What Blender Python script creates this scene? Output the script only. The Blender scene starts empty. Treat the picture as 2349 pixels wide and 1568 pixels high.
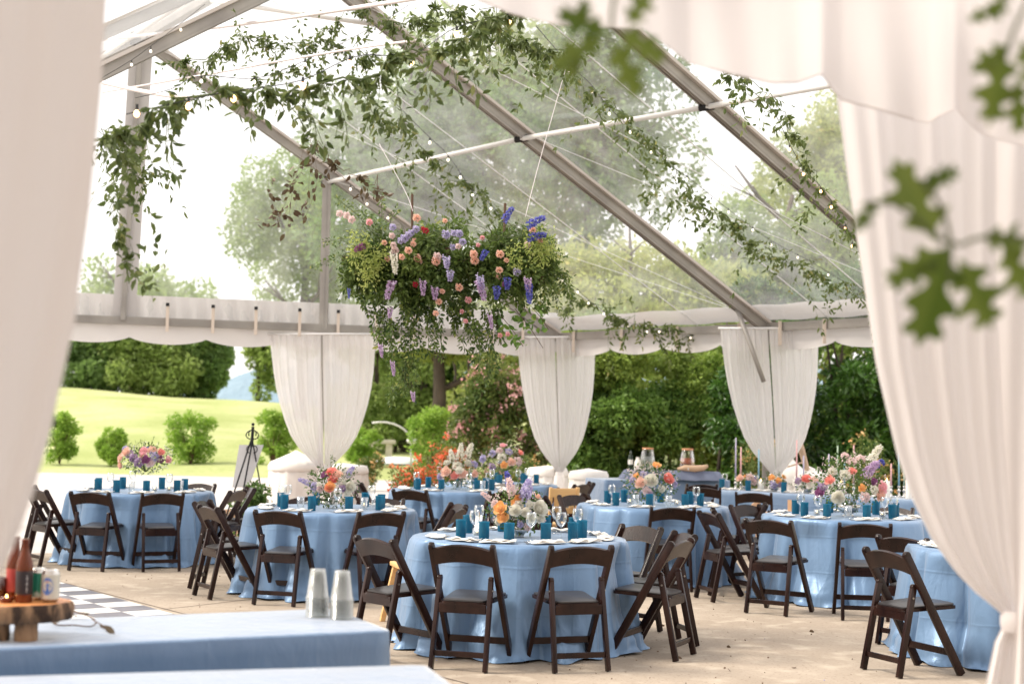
import bpy, bmesh, math, random
import numpy as np
from mathutils import Vector, Matrix
R = math.radians
random.seed(7)
rng = np.random.default_rng(11)
scene = bpy.context.scene
col = scene.collection

# ------------------------------------------------------------------ camera
CAM_H, FPX, CX, CY = 1.567, 3400.0, 1174.5, 784.0
PITCH, ROLL = math.atan(184.6/FPX), 0.018
_F = Vector((0, math.cos(PITCH), math.sin(PITCH)))
_U0 = Vector((0, -math.sin(PITCH), math.cos(PITCH)))
_R = math.cos(ROLL)*Vector((1, 0, 0)) + math.sin(ROLL)*_U0
_U = _R.cross(_F)
EYE = Vector((0, 0, CAM_H))
camd = bpy.data.cameras.new('camera')
cam = bpy.data.objects.new('camera', camd)
col.objects.link(cam)
cam.matrix_world = Matrix(((_R.x, _U.x, -_F.x, 0), (_R.y, _U.y, -_F.y, 0), (_R.z, _U.z, -_F.z, CAM_H), (0, 0, 0, 1)))
camd.sensor_width = 36.0
camd.lens = FPX/2349.0*36.0
camd.clip_start = 0.1
camd.clip_end = 3000
camd.dof.use_dof = True
camd.dof.focus_distance = 10.6
camd.dof.aperture_fstop = 2.4
scene.camera = cam

def ray(px, py):
    return (_F + _R*((px-CX)/FPX) + _U*((CY-py)/FPX))
def at(px, py, Y):                   # world point seen there at world depth Y
    r = ray(px, py); return EYE + r*(Y/r.y)
def atz(px, py, z):                  # world point seen there at height z
    r = ray(px, py); return EYE + r*((z-CAM_H)/r.z)

# ------------------------------------------------------------------ world, sun, exposure
SUN_EL, SUN_AZ = R(46), R(-90)       # azimuth from +Y, negative = left
w = bpy.data.worlds.new('World'); scene.world = w; w.use_nodes = True
nt = w.node_tree; nt.nodes.clear()
sky = nt.nodes.new('ShaderNodeTexSky'); sky.sky_type = 'NISHITA'; sky.sun_disc = False
sky.sun_elevation = SUN_EL; sky.sun_rotation = SUN_AZ
sky.air_density = 1.0; sky.dust_density = 5.0; sky.ozone_density = 1.0
ov = nt.nodes.new('ShaderNodeMix'); ov.data_type = 'RGBA'; ov.inputs[0].default_value = 0.82
ov.inputs[7].default_value = (13.6, 13.1, 12.8, 1)     # thin bright overcast over the blue
nt.links.new(sky.outputs[0], ov.inputs[6])
bg = nt.nodes.new('ShaderNodeBackground'); bg.inputs[1].default_value = 0.092
wo = nt.nodes.new('ShaderNodeOutputWorld')
nt.links.new(ov.outputs[2], bg.inputs[0]); nt.links.new(bg.outputs[0], wo.inputs[0])
sd = bpy.data.lights.new('sun', 'SUN'); sd.energy = 3.2; sd.angle = R(17); sd.color = (1.0, 0.92, 0.80)
so = bpy.data.objects.new('sun', sd); col.objects.link(so)
_sv = Vector((math.sin(SUN_AZ)*math.cos(SUN_EL), math.cos(SUN_AZ)*math.cos(SUN_EL), math.sin(SUN_EL)))
so.rotation_euler = _sv.to_track_quat('Z', 'Y').to_euler()
scene.view_settings.view_transform = 'Standard'
scene.view_settings.look = 'None'
scene.view_settings.gamma = 1.0
scene.view_settings.exposure = 0.64
cy = scene.cycles
cy.max_bounces = 8; cy.transparent_max_bounces = 24; cy.transmission_bounces = 6
cy.diffuse_bounces = 4; cy.glossy_bounces = 3
cy.sample_clamp_indirect = 6.0
cy.caustics_reflective = False; cy.caustics_refractive = False

# ------------------------------------------------------------------ materials
def lin(c):                           # sRGB 0-255 triple to linear
    return tuple(((v/255.0)/12.92 if v/255.0 <= 0.04045 else ((v/255.0+0.055)/1.055)**2.4) for v in c)
def newmat(name):
    m = bpy.data.materials.new(name); m.use_nodes = True
    n = m.node_tree.nodes; n.clear()
    o = n.new('ShaderNodeOutputMaterial')
    return m, n, m.node_tree.links, o
def noise_mix(n, l, ca, cb, scale, detail=4, lo=.35, hi=.65, coord='Object', stretch=None):
    tc = n.new('ShaderNodeTexCoord'); nz = n.new('ShaderNodeTexNoise')
    nz.inputs['Scale'].default_value = scale; nz.inputs['Detail'].default_value = detail
    src = tc.outputs[coord]
    if stretch:
        mp = n.new('ShaderNodeMapping'); mp.inputs['Scale'].default_value = stretch
        l.new(src, mp.inputs[0]); src = mp.outputs[0]
    l.new(src, nz.inputs['Vector'])
    cr = n.new('ShaderNodeMapRange'); cr.inputs[1].default_value = lo; cr.inputs[2].default_value = hi
    l.new(nz.outputs[0], cr.inputs[0])
    mx = n.new('ShaderNodeMix'); mx.data_type = 'RGBA'
    l.new(cr.outputs[0], mx.inputs[0])
    for i, c in ((6, ca), (7, cb)):
        if hasattr(c, 'links'): l.new(c, mx.inputs[i])
        else: mx.inputs[i].default_value = (*c, 1)
    return mx.outputs[2]
def bump(n, l, scale, strength, dist=0.01, detail=4, stretch=None, coord='Object'):
    tc = n.new('ShaderNodeTexCoord'); nz = n.new('ShaderNodeTexNoise')
    nz.inputs['Scale'].default_value = scale; nz.inputs['Detail'].default_value = detail
    src = tc.outputs[coord]
    if stretch:
        mp = n.new('ShaderNodeMapping'); mp.inputs['Scale'].default_value = stretch
        l.new(src, mp.inputs[0]); src = mp.outputs[0]
    l.new(src, nz.inputs['Vector'])
    b = n.new('ShaderNodeBump'); b.inputs['Strength'].default_value = strength; b.inputs['Distance'].default_value = dist
    l.new(nz.outputs[0], b.inputs['Height'])
    return b.outputs[0]
def pmat(name, c, rough=.5, metal=0, c2=None, scale=8, bscale=None, bstr=.2, bdist=.01, spec=.5, sheen=0, coat=0, stretch=None, emit=None, lo=.35, hi=.65):
    m, n, l, o = newmat(name)
    p = n.new('ShaderNodeBsdfPrincipled')
    p.inputs['Roughness'].default_value = rough; p.inputs['Metallic'].default_value = metal
    p.inputs['Specular IOR Level'].default_value = spec
    p.inputs['Sheen Weight'].default_value = sheen; p.inputs['Coat Weight'].default_value = coat
    if c2: l.new(noise_mix(n, l, c, c2, scale, lo=lo, hi=hi, stretch=stretch), p.inputs['Base Color'])
    else: p.inputs['Base Color'].default_value = (*c, 1)
    if bscale: l.new(bump(n, l, bscale, bstr, bdist, stretch=stretch), p.inputs['Normal'])
    if emit:
        p.inputs['Emission Color'].default_value = (*emit[0], 1); p.inputs['Emission Strength'].default_value = emit[1]
    l.new(p.outputs[0], o.inputs[0])
    return m
def leafmat(name, ca, cb, cc=None, rough=.45, trans=.35, spec=.4):
    """leaf colour varies leaf by leaf through the mesh attribute 'rnd' and clump by clump through noise"""
    m, n, l, o = newmat(name)
    at_ = n.new('ShaderNodeAttribute'); at_.attribute_name = 'rnd'
    r = n.new('ShaderNodeValToRGB')
    r.color_ramp.elements[0].color = (*ca, 1); r.color_ramp.elements[1].color = (*cb, 1)
    if cc:
        e = r.color_ramp.elements.new(.93); e.color = (*cb, 1)
        r.color_ramp.elements[-1].color = (*cc, 1)
    l.new(at_.outputs['Fac'], r.inputs[0])
    p = n.new('ShaderNodeBsdfPrincipled'); p.inputs['Roughness'].default_value = rough
    p.inputs['Specular IOR Level'].default_value = spec
    l.new(r.outputs[0], p.inputs['Base Color'])
    t = n.new('ShaderNodeBsdfTranslucent'); l.new(r.outputs[0], t.inputs[0])
    mx = n.new('ShaderNodeMixShader'); mx.inputs[0].default_value = trans
    l.new(p.outputs[0], mx.inputs[1]); l.new(t.outputs[0], mx.inputs[2]); l.new(mx.outputs[0], o.inputs[0])
    return m
def sheermat(name, c, transp=.12, transl=.4, weave=500, bstr=.2, bscale=6, stretch=(1, 1, .15)):
    m, n, l, o = newmat(name)
    d = n.new('ShaderNodeBsdfDiffuse'); d.inputs[0].default_value = (*c, 1)
    t = n.new('ShaderNodeBsdfTranslucent'); t.inputs[0].default_value = (*c, 1)
    x = n.new('ShaderNodeBsdfTransparent')
    b = bump(n, l, bscale, bstr, .03, stretch=stretch)
    l.new(b, d.inputs['Normal'])
    a = n.new('ShaderNodeMixShader'); a.inputs[0].default_value = transl
    l.new(d.outputs[0], a.inputs[1]); l.new(t.outputs[0], a.inputs[2])
    e = n.new('ShaderNodeMixShader'); e.inputs[0].default_value = transp
    l.new(a.outputs[0], e.inputs[1]); l.new(x.outputs[0], e.inputs[2]); l.new(e.outputs[0], o.inputs[0])
    return m
def glassmat(name, tint=(1, 1, 1), refl=.25, milk=0.0, rough=.03, edge=.35):
    m, n, l, o = newmat(name)
    x = n.new('ShaderNodeBsdfTransparent'); x.inputs[0].default_value = (*tint, 1)
    g = n.new('ShaderNodeBsdfGlossy'); g.inputs['Roughness'].default_value = rough; g.inputs[0].default_value = (.95, .95, .95, 1)
    lw = n.new('ShaderNodeLayerWeight'); lw.inputs[0].default_value = edge
    ml = n.new('ShaderNodeMath'); ml.operation = 'MULTIPLY'; ml.inputs[1].default_value = refl
    l.new(lw.outputs['Facing'], ml.inputs[0])
    a = n.new('ShaderNodeMixShader'); l.new(ml.outputs[0], a.inputs[0]); l.new(x.outputs[0], a.inputs[1]); l.new(g.outputs[0], a.inputs[2])
    last = a
    if milk > 0:
        d = n.new('ShaderNodeBsdfTranslucent'); d.inputs[0].default_value = (.9, .9, .9, 1)
        d2 = n.new('ShaderNodeBsdfDiffuse'); d2.inputs[0].default_value = (.8, .8, .8, 1)
        q = n.new('ShaderNodeMixShader'); q.inputs[0].default_value = .3
        l.new(d.outputs[0], q.inputs[1]); l.new(d2.outputs[0], q.inputs[2])
        k = n.new('ShaderNodeMixShader')
        tc = n.new('ShaderNodeTexCoord'); nz = n.new('ShaderNodeTexNoise'); nz.inputs['Scale'].default_value = .9; nz.inputs['Detail'].default_value = 8; nz.inputs['Distortion'].default_value = 1.2
        l.new(tc.outputs['Object'], nz.inputs['Vector'])
        mr = n.new('ShaderNodeMapRange'); mr.inputs[1].default_value = .3; mr.inputs[2].default_value = .75
        mr.inputs[3].default_value = milk*.45; mr.inputs[4].default_value = milk*1.8
        l.new(nz.outputs[0], mr.inputs[0]); l.new(mr.outputs[0], k.inputs[0])
        l.new(a.outputs[0], k.inputs[1]); l.new(q.outputs[0], k.inputs[2]); last = k
    l.new(last.outputs[0], o.inputs[0])
    return m

M = {}
M['chair'] = pmat('dark_brown_resin', (.011, .0045, .004), .26, c2=(.026, .011, .008), scale=9, bscale=60, bstr=.05, stretch=(1, 1, .3), spec=.26)
M['seat'] = pmat('black_vinyl_pad', (.030, .027, .028), .38, bscale=120, bstr=.08)
M['metal'] = pmat('steel_bolt', (.30, .27, .25), .35, 1)
def satin(name, ca, cb, rough=.42, metal=.22, sheen=.25, spec=.5, wr=.32):
    """dusty satin: soft sheen, vertical wrinkles and the pressed creases of a folded cloth"""
    m, n, l, o = newmat(name)
    p = n.new('ShaderNodeBsdfPrincipled'); p.inputs['Roughness'].default_value = rough; p.inputs['Metallic'].default_value = metal
    p.inputs['Specular IOR Level'].default_value = spec; p.inputs['Sheen Weight'].default_value = sheen
    l.new(noise_mix(n, l, ca, cb, 3), p.inputs['Base Color'])
    tc = n.new('ShaderNodeTexCoord'); sx = n.new('ShaderNodeSeparateXYZ'); l.new(tc.outputs['Object'], sx.inputs[0])
    nzw = n.new('ShaderNodeTexNoise'); nzw.inputs['Scale'].default_value = 3; l.new(tc.outputs['Object'], nzw.inputs['Vector'])
    tot = None
    for ax, per in ((2, .31), (0, .38), (1, .38)):
        w1 = n.new('ShaderNodeMath'); w1.operation = 'MULTIPLY_ADD'; l.new(nzw.outputs[0], w1.inputs[0]); w1.inputs[1].default_value = .03; l.new(sx.outputs[ax], w1.inputs[2])
        pp = n.new('ShaderNodeMath'); pp.operation = 'PINGPONG'; pp.inputs[1].default_value = per/2; l.new(w1.outputs[0], pp.inputs[0])
        mr = n.new('ShaderNodeMapRange'); mr.inputs[1].default_value = 0; mr.inputs[2].default_value = .012; mr.inputs[3].default_value = 1; mr.inputs[4].default_value = 0
        l.new(pp.outputs[0], mr.inputs[0])
        if tot is None: tot = mr.outputs[0]
        else:
            ad = n.new('ShaderNodeMath'); ad.operation = 'ADD'; l.new(tot, ad.inputs[0]); l.new(mr.outputs[0], ad.inputs[1]); tot = ad.outputs[0]
    b1 = n.new('ShaderNodeBump'); b1.inputs['Strength'].default_value = .28; b1.inputs['Distance'].default_value = .004; l.new(tot, b1.inputs['Height'])
    nz = n.new('ShaderNodeTexNoise'); nz.inputs['Scale'].default_value = 5; nz.inputs['Detail'].default_value = 5; nz.inputs['Distortion'].default_value = .8
    mp = n.new('ShaderNodeMapping'); mp.inputs['Scale'].default_value = (1.6, 1.6, .6); l.new(tc.outputs['Object'], mp.inputs[0]); l.new(mp.outputs[0], nz.inputs['Vector'])
    b2 = n.new('ShaderNodeBump'); b2.inputs['Strength'].default_value = wr; b2.inputs['Distance'].default_value = .035; l.new(nz.outputs[0], b2.inputs['Height']); l.new(b1.outputs[0], b2.inputs['Normal'])
    l.new(b2.outputs[0], p.inputs['Normal']); l.new(p.outputs[0], o.inputs[0])
    return m
M['blue'] = satin('blue_satin_cloth', (.125, .22, .365), (.15, .25, .40))
M['blue_matte'] = satin('blue_linen_cloth', (.088, .165, .29), (.105, .19, .325), .42, .05, .75, .8, .35)
M['grey_cloth'] = pmat('grey_blue_cloth', (.13, .15, .22), .7, bscale=12, bstr=.2)
M['wood_table'] = pmat('plywood', (.45, .3, .16), .5, c2=(.5, .35, .2))
M['darkmetal'] = pmat('dark_metal', (.02, .02, .022), .4, .7)
M['alu'] = pmat('brushed_aluminium', (.27, .245, .225), .45, .3, c2=(.36, .33, .30), scale=2, bscale=30, bstr=.05, stretch=(1, 1, 1))
M['white_pole'] = pmat('white_painted_pole', (.72, .70, .69), .4)
M['vinylwhite'] = sheermat('white_vinyl', (.64, .61, .60), 0, .30, bstr=.35, bscale=3, stretch=(1, 1, 1))
M['vinylclear'] = glassmat('clear_vinyl', (.97, .98, .98), .28, milk=.15, rough=.12)
M['vinylgable'] = glassmat('clear_vinyl_wall', (.97, .98, .98), .2, milk=.17, rough=.12)
M['curtain'] = sheermat('white_sheer', (.88, .86, .85), .07, .5)
M['drape'] = sheermat('ivory_drape', (.79, .75, .74), .0, .38, bstr=.3, bscale=4)
M['canvas'] = pmat('white_canvas', (.80, .77, .73), .8, c2=(.74, .70, .66), scale=4, bscale=20, bstr=.15)
M['tumbler'] = None
M['glass'] = glassmat('clear_glass', (.97, .98, .98), .75, rough=.02, edge=.45)
M['silver'] = pmat('silver', (.75, .72, .68), .25, 1, c2=(.5, .48, .45), scale=30)
M['napkin'] = pmat('white_napkin', (.82, .78, .72), .8, c2=(.76, .72, .66), bscale=40, bstr=.1)
M['wax'] = pmat('white_wax', (.85, .80, .72), .5)
M['rope'] = pmat('tan_webbing', (.50, .36, .26), .8, bscale=80)
M['stem'] = pmat('green_stem', (.10, .13, .04), .6)
M['twig'] = pmat('brown_twig', (.10, .055, .03), .8)
M['cord'] = pmat('black_cord', (.012, .012, .012), .5)
M['wcord'] = pmat('white_rope', (.75, .68, .68), .6)
M['bulb'] = pmat('lit_bulb', (.9, .6, .3), .3, emit=((1.0, .55, .25), 4.0))
M['bulbsoft'] = pmat('lit_small_bulb', (.95, .9, .8), .3, emit=((1.0, .86, .68), 1.2))
M['flame'] = pmat('candle_flame', (1, .6, .2), .3, emit=((1.0, .6, .2), 8.0))
M['bark'] = pmat('bark', (.045, .033, .025), .9, c2=(.10, .075, .055), scale=6, bscale=10, bstr=.8, bdist=.05, stretch=(1, 1, .25))
M['stone'] = pmat('pale_stone', (.62, .56, .48), .8, c2=(.5, .45, .38), bscale=15)
M['lightwood'] = pmat('light_wood', (.66, .38, .15), .4, c2=(.74, .46, .20), scale=3, stretch=(1, 1, 6))
M['card'] = pmat('cardboard', (.60, .37, .22), .8)
# blue pressed-glass tumbler
m, n, l, o = newmat('blue_pressed_glass')
p = n.new('ShaderNodeBsdfPrincipled'); p.inputs['Roughness'].default_value = .22
p.inputs['Base Color'].default_value = (.02, .17, .27, 1)
t = n.new('ShaderNodeBsdfTranslucent'); t.inputs[0].default_value = (.05, .38, .52, 1)
tc = n.new('ShaderNodeTexCoord'); vo = n.new('ShaderNodeTexVoronoi'); vo.inputs['Scale'].default_value = 110
mp = n.new('ShaderNodeMapping'); mp.inputs['Scale'].default_value = (1, 1, .7)
l.new(tc.outputs['Object'], mp.inputs[0]); l.new(mp.outputs[0], vo.inputs['Vector'])
bb = n.new('ShaderNodeBump'); bb.inputs['Strength'].default_value = .6; bb.inputs['Distance'].default_value = .003; bb.invert = True
l.new(vo.outputs[0], bb.inputs['Height']); l.new(bb.outputs[0], p.inputs['Normal'])
x = n.new('ShaderNodeBsdfTransparent'); x.inputs[0].default_value = (.12, .55, .72, 1)
mx = n.new('ShaderNodeMixShader'); mx.inputs[0].default_value = .45
l.new(p.outputs[0], mx.inputs[1]); l.new(t.outputs[0], mx.inputs[2])
mx2 = n.new('ShaderNodeMixShader'); mx2.inputs[0].default_value = .22
l.new(mx.outputs[0], mx2.inputs[1]); l.new(x.outputs[0], mx2.inputs[2]); l.new(mx2.outputs[0], o.inputs[0])
M['tumbler'] = m
# foliage
M['leaf_garland'] = leafmat('garland_leaf', (.065, .10, .022), (.16, .20, .06), (.30, .28, .10), trans=.5)
M['leaf_near'] = leafmat('near_garland_leaf', (.055, .085, .018), (.15, .19, .06), (.25, .26, .09), trans=.45)
M['leaf_brown'] = leafmat('bronze_leaf', (.075, .045, .022), (.12, .09, .04), trans=.25)
M['leaf_oak'] = leafmat('oak_leaf', (.085, .14, .02), (.17, .23, .045), trans=.5)
M['leaf_arr'] = leafmat('arrangement_leaf', (.035, .085, .018), (.14, .23, .05), (.34, .36, .10))
M['leaf_chand'] = leafmat('hanging_greenery', (.04, .085, .022), (.19, .26, .06), (.48, .46, .15), trans=.4)
M['leaf_hedge'] = leafmat('hedge_leaf', (.08, .17, .035), (.24, .38, .08), (.46, .50, .13), rough=.4, trans=.45)
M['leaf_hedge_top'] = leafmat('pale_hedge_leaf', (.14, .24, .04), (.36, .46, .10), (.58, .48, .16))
M['leaf_laurel'] = leafmat('laurel_leaf', (.03, .085, .016), (.13, .27, .045), (.34, .50, .10), rough=.28, trans=.35, spec=.6)
M['leaf_tree'] = leafmat('tree_leaf', (.22, .32, .08), (.40, .50, .16), (.50, .56, .22), trans=.55)
M['leaf_dark'] = leafmat('dark_tree_leaf', (.12, .21, .06), (.27, .39, .12), (.40, .48, .18), trans=.55)
M['leaf_yellow'] = leafmat('yellow_green_leaf', (.30, .38, .09), (.50, .54, .18), (.62, .56, .2), trans=.55)
M['leaf_shrub'] = leafmat('shrub_leaf', (.22, .38, .05), (.38, .54, .10), (.5, .62, .18), trans=.5)
M['leaf_rhodo'] = leafmat('rhododendron_leaf', (.07, .14, .03), (.26, .30, .08), (.55, .42, .18))
M['azalea'] = leafmat('azalea_petal', (.75, .12, .05), (.85, .24, .10), (.9, .4, .2), trans=.3)
M['pinkpetal'] = leafmat('pink_rhododendron_petal', (.75, .36, .38), (.85, .55, .50), trans=.3)
M['orangepetal'] = leafmat('pale_orange_petal', (.8, .42, .16), (.85, .6, .3), trans=.3)
# flowers
for k, a, b in (('peach', (.88, .55, .43), (.90, .68, .56)), ('orange', (.90, .46, .16), (.93, .60, .28)),
                ('coral', (.88, .30, .26), (.92, .48, .40)), ('pink', (.85, .42, .45), (.88, .58, .60)),
                ('white', (.80, .77, .66), (.88, .86, .80)), ('blush', (.84, .66, .64), (.88, .76, .74)),
                ('lilac', (.44, .38, .62), (.74, .70, .84)), ('violetblue', (.04, .05, .33), (.30, .31, .72)),
                ('plum', (.28, .09, .22), (.42, .18, .34)), ('crimson', (.45, .02, .05), (.62, .06, .10)),
                ('mauve', (.42, .27, .46), (.74, .60, .76))):
    M[k] = leafmat(k+'_petal', a, b, trans=.45, rough=.6, spec=.2)

# ------------------------------------------------------------------ object helpers
def link(o, parent=None, label=None, cat=None, group=None, kind=None):
    col.objects.link(o)
    if parent is not None: o.parent = parent
    if label: o['label'] = label
    if cat: o['category'] = cat
    if group: o['group'] = group
    if kind: o['kind'] = kind
    return o
def thing(name, label, cat, loc=(0, 0, 0), rz=0, group=None):
    o = bpy.data.objects.new(name, None); o.empty_display_size = .1
    o.location = loc; o.rotation_euler = (0, 0, rz)
    return link(o, None, label, cat, group)
def npmesh(name, V, faces, mat, rnd=None, smooth=False):
    """faces: int array (n,4) or (n,3) or list of lists"""
    me = bpy.data.meshes.new(name)
    V = np.asarray(V, dtype=np.float32)
    if isinstance(faces, np.ndarray):
        nf, k = faces.shape
        me.vertices.add(len(V)); me.vertices.foreach_set('co', V.ravel())
        me.loops.add(nf*k); me.loops.foreach_set('vertex_index', faces.astype(np.int32).ravel())
        me.polygons.add(nf); me.polygons.foreach_set('loop_start', np.arange(0, nf*k, k, dtype=np.int32))
        me.polygons.foreach_set('loop_total', np.full(nf, k, dtype=np.int32))
        me.update(calc_edges=True)
    else:
        me.from_pydata([tuple(v) for v in V], [], [list(f) for f in faces])
    if rnd is not None:
        a = me.attributes.new('rnd', 'FLOAT', 'FACE'); a.data.foreach_set('value', np.asarray(rnd, dtype=np.float32))
    if smooth: me.polygons.foreach_set('use_smooth', np.ones(len(me.polygons), dtype=bool))
    me.materials.append(mat)
    return me
def obj(name, me, parent=None, loc=(0, 0, 0), rot=(0, 0, 0), **k):
    o = bpy.data.objects.new(name, me); o.location = loc; o.rotation_euler = rot
    return link(o, parent, **k)

class MB:
    """collects shapes into one mesh"""
    def __init__(s): s.v = []; s.f = []; s.n = 0
    def add(s, V, F):
        V = np.asarray(V, dtype=float); s.v.append(V)
        s.f += [[i+s.n for i in f] for f in F]; s.n += len(V); return s
    def box(s, c, d, rz=0, tilt=None):
        h = np.array(d)/2
        V = np.array([[x, y, z] for x in (-1, 1) for y in (-1, 1) for z in (-1, 1)])*h
        if rz: V = V @ np.array([[math.cos(rz), math.sin(rz), 0], [-math.sin(rz), math.cos(rz), 0], [0, 0, 1]])
        return s.add(V+np.array(c), [[0, 1, 3, 2], [4, 6, 7, 5], [0, 4, 5, 1], [2, 3, 7, 6], [0, 2, 6, 4], [1, 5, 7, 3]])
    def bar(s, a, b, w, t, side=(1, 0, 0)):
        """rectangular bar from a to b, w wide along side, t thick"""
        a = Vector(a); b = Vector(b); d = (b-a).normalized(); sd_ = Vector(side); sd_ = (sd_-d*sd_.dot(d)).normalized(); u = d.cross(sd_)
        V = []
        for p in (a, b):
            for x, y in ((-1, -1), (1, -1), (1, 1), (-1, 1)): V.append(p+sd_*(x*w/2)+u*(y*t/2))
        return s.add([tuple(v) for v in V], [[0, 3, 2, 1], [4, 5, 6, 7], [0, 1, 5, 4], [1, 2, 6, 5], [2, 3, 7, 6], [3, 0, 4, 7]])
    def tube(s, pts, r, n=6, cap=True):
        pts = [Vector(p) for p in pts]; m = len(pts)
        rr = r if hasattr(r, '__len__') else [r]*m
        V = []; F = []
        t0 = (pts[1]-pts[0]).normalized()
        nrm = t0.orthogonal().normalized()
        for i, p in enumerate(pts):
            t = (pts[min(i+1, m-1)]-pts[max(i-1, 0)])
            t = t.normalized() if t.length > 1e-9 else t0
            nrm = (nrm-t*nrm.dot(t)); nrm = nrm.normalized() if nrm.length > 1e-6 else t.orthogonal().normalized()
            bn = t.cross(nrm)
            for k in range(n):
                a = 2*math.pi*k/n
                V.append(tuple(p+(nrm*math.cos(a)+bn*math.sin(a))*rr[i]))
        for i in range(m-1):
            for k in range(n):
                k2 = (k+1) % n
                F.append([i*n+k, i*n+k2, (i+1)*n+k2, (i+1)*n+k])
        if cap: F.append(list(range(n))[::-1]); F.append([(m-1)*n+k for k in range(n)])
        return s.add(V, F)
    def lathe(s, prof, n=24, c=(0, 0, 0), closed=False, sx=1, sy=1):
        V = []; F = []
        for (r, z) in prof:
            for k in range(n):
                a = 2*math.pi*k/n; V.append((c[0]+r*math.cos(a)*sx, c[1]+r*math.sin(a)*sy, c[2]+z))
        m = len(prof)
        for i in range(m-1):
            for k in range(n):
                k2 = (k+1) % n; F.append([i*n+k, i*n+k2, (i+1)*n+k2, (i+1)*n+k])
        if closed: F.append(list(range(n))[::-1]); F.append([(m-1)*n+k for k in range(n)])
        return s.add(V, F)
    def sphere(s, c, r, n=10, m=6):
        rx, ry, rz_ = (r if hasattr(r, '__len__') else (r, r, r))
        prof = [(math.sin(math.pi*i/m), -math.cos(math.pi*i/m)) for i in range(m+1)]
        prof[0] = (.001, -1); prof[-1] = (.001, 1)
        V = []; F = []
        for (a, z) in prof:
            for k in range(n):
                t = 2*math.pi*k/n; V.append((c[0]+a*rx*math.cos(t), c[1]+a*ry*math.sin(t), c[2]+z*rz_))
        for i in range(m):
            for k in range(n):
                k2 = (k+1) % n; F.append([i*n+k, i*n+k2, (i+1)*n+k2, (i+1)*n+k])
        return s.add(V, F)
    def mesh(s, name, mat, smooth=False, bevel=0):
        V = np.concatenate(s.v)
        me = bpy.data.meshes.new(name); me.from_pydata([tuple(v) for v in V], [], s.f)
        me.materials.append(mat)
        if bevel:
            bm = bmesh.new(); bm.from_mesh(me)
            es = [e for e in bm.edges if len(e.link_faces) == 2 and e.calc_face_angle(0) > .6]
            bmesh.ops.bevel(bm, geom=es, offset=bevel, segments=2, affect='EDGES', profile=.6)
            bmesh.ops.recalc_face_normals(bm, faces=bm.faces)
            bm.to_mesh(me); bm.free()
        if smooth:
            me.polygons.foreach_set('use_smooth', np.ones(len(me.polygons), dtype=bool))
            if bevel or smooth == 'auto':
                bm = bmesh.new(); bm.from_mesh(me)
                for e in bm.edges: e.smooth = not (len(e.link_faces) == 2 and e.calc_face_angle(0) > .9)
                bm.to_mesh(me); bm.free()
        return me
    def build(s, name, mat, parent=None, smooth=False, bevel=0, loc=(0, 0, 0), rot=(0, 0, 0), **k):
        return obj(name, s.mesh(name, mat, smooth, bevel), parent, loc, rot, **k)

def dup(root, loc, rz=None, label=None, group=None, rot=None):
    """copy of a thing with its parts and their sub-parts"""
    r = root.copy(); col.objects.link(r); r.location = loc
    if rz is not None: r.rotation_euler = (0, 0, rz)
    if rot is not None: r.rotation_euler = rot
    if label: r['label'] = label
    if group: r['group'] = group
    for ch in list(root.children):
        c = ch.copy(); col.objects.link(c); c.parent = r
        for g in ch.children:
            d = g.copy(); col.objects.link(d); d.parent = c
    return r

# ---- leaves: arrays of positions, directions -> quads folded along the midrib
def leaf_arrays(P, D, L, Wd, rng_=rng, droop=0.0):
    P = np.asarray(P, float); n_ = len(P)
    D = np.asarray(D, float); D = D/np.maximum(np.linalg.norm(D, axis=1, keepdims=True), 1e-9)
    L = np.broadcast_to(np.asarray(L, float), (n_,))[:, None]; Wd = np.broadcast_to(np.asarray(Wd, float), (n_,))[:, None]
    q = rng_.normal(size=(n_, 3)); S = q-D*(q*D).sum(1, keepdims=True); S /= np.maximum(np.linalg.norm(S, axis=1, keepdims=True), 1e-9)
    N = np.cross(D, S)
    v0 = P
    vt = P+D*L + N*L*(-.10)
    m1 = P+D*L*.33; m2 = P+D*L*.68 + N*L*(-.02)
    a1 = m1+S*Wd*.48+N*Wd*.16; a2 = m2+S*Wd*.40+N*Wd*.13
    b1 = m1-S*Wd*.48+N*Wd*.16; b2 = m2-S*Wd*.40+N*Wd*.13
    V = np.stack([v0, a1, a2, vt, b2, b1], 1).reshape(-1, 3)
    base = (np.arange(n_)*6)[:, None]
    F = np.concatenate([base+np.array([[0, 1, 2, 3]]), base+np.array([[0, 3, 4, 5]])], 0)
    return V, F
def leaves_mesh(name, P, D, L, Wd, mat, rnd=None, smooth=False):
    V, F = leaf_arrays(P, D, L, Wd)
    if rnd is None: rnd = rng.random(len(P))
    return npmesh(name, V, F, mat, np.concatenate([rnd, rnd]), smooth)
def rand_dirs(n_, bias=(0, 0, 0)):
    q = rng.normal(size=(n_, 3)); q /= np.linalg.norm(q, axis=1, keepdims=True)
    return q+np.array(bias)
def poly3(pts, n_):
    """resample a polyline (Vectors) with catmull-rom smoothing"""
    p = [np.array(q, float) for q in pts]; m_ = len(p)
    out = []
    for k in range(n_):
        t = k/(n_-1)*(m_-1); i = min(int(t), m_-2); u = t-i
        p0 = p[max(i-1, 0)]; p1 = p[i]; p2 = p[i+1]; p3 = p[min(i+2, m_-1)]
        out.append(.5*((2*p1)+(-p0+p2)*u+(2*p0-5*p1+4*p2-p3)*u*u+(-p0+3*p1-3*p2+p3)*u**3))
    return out

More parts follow.
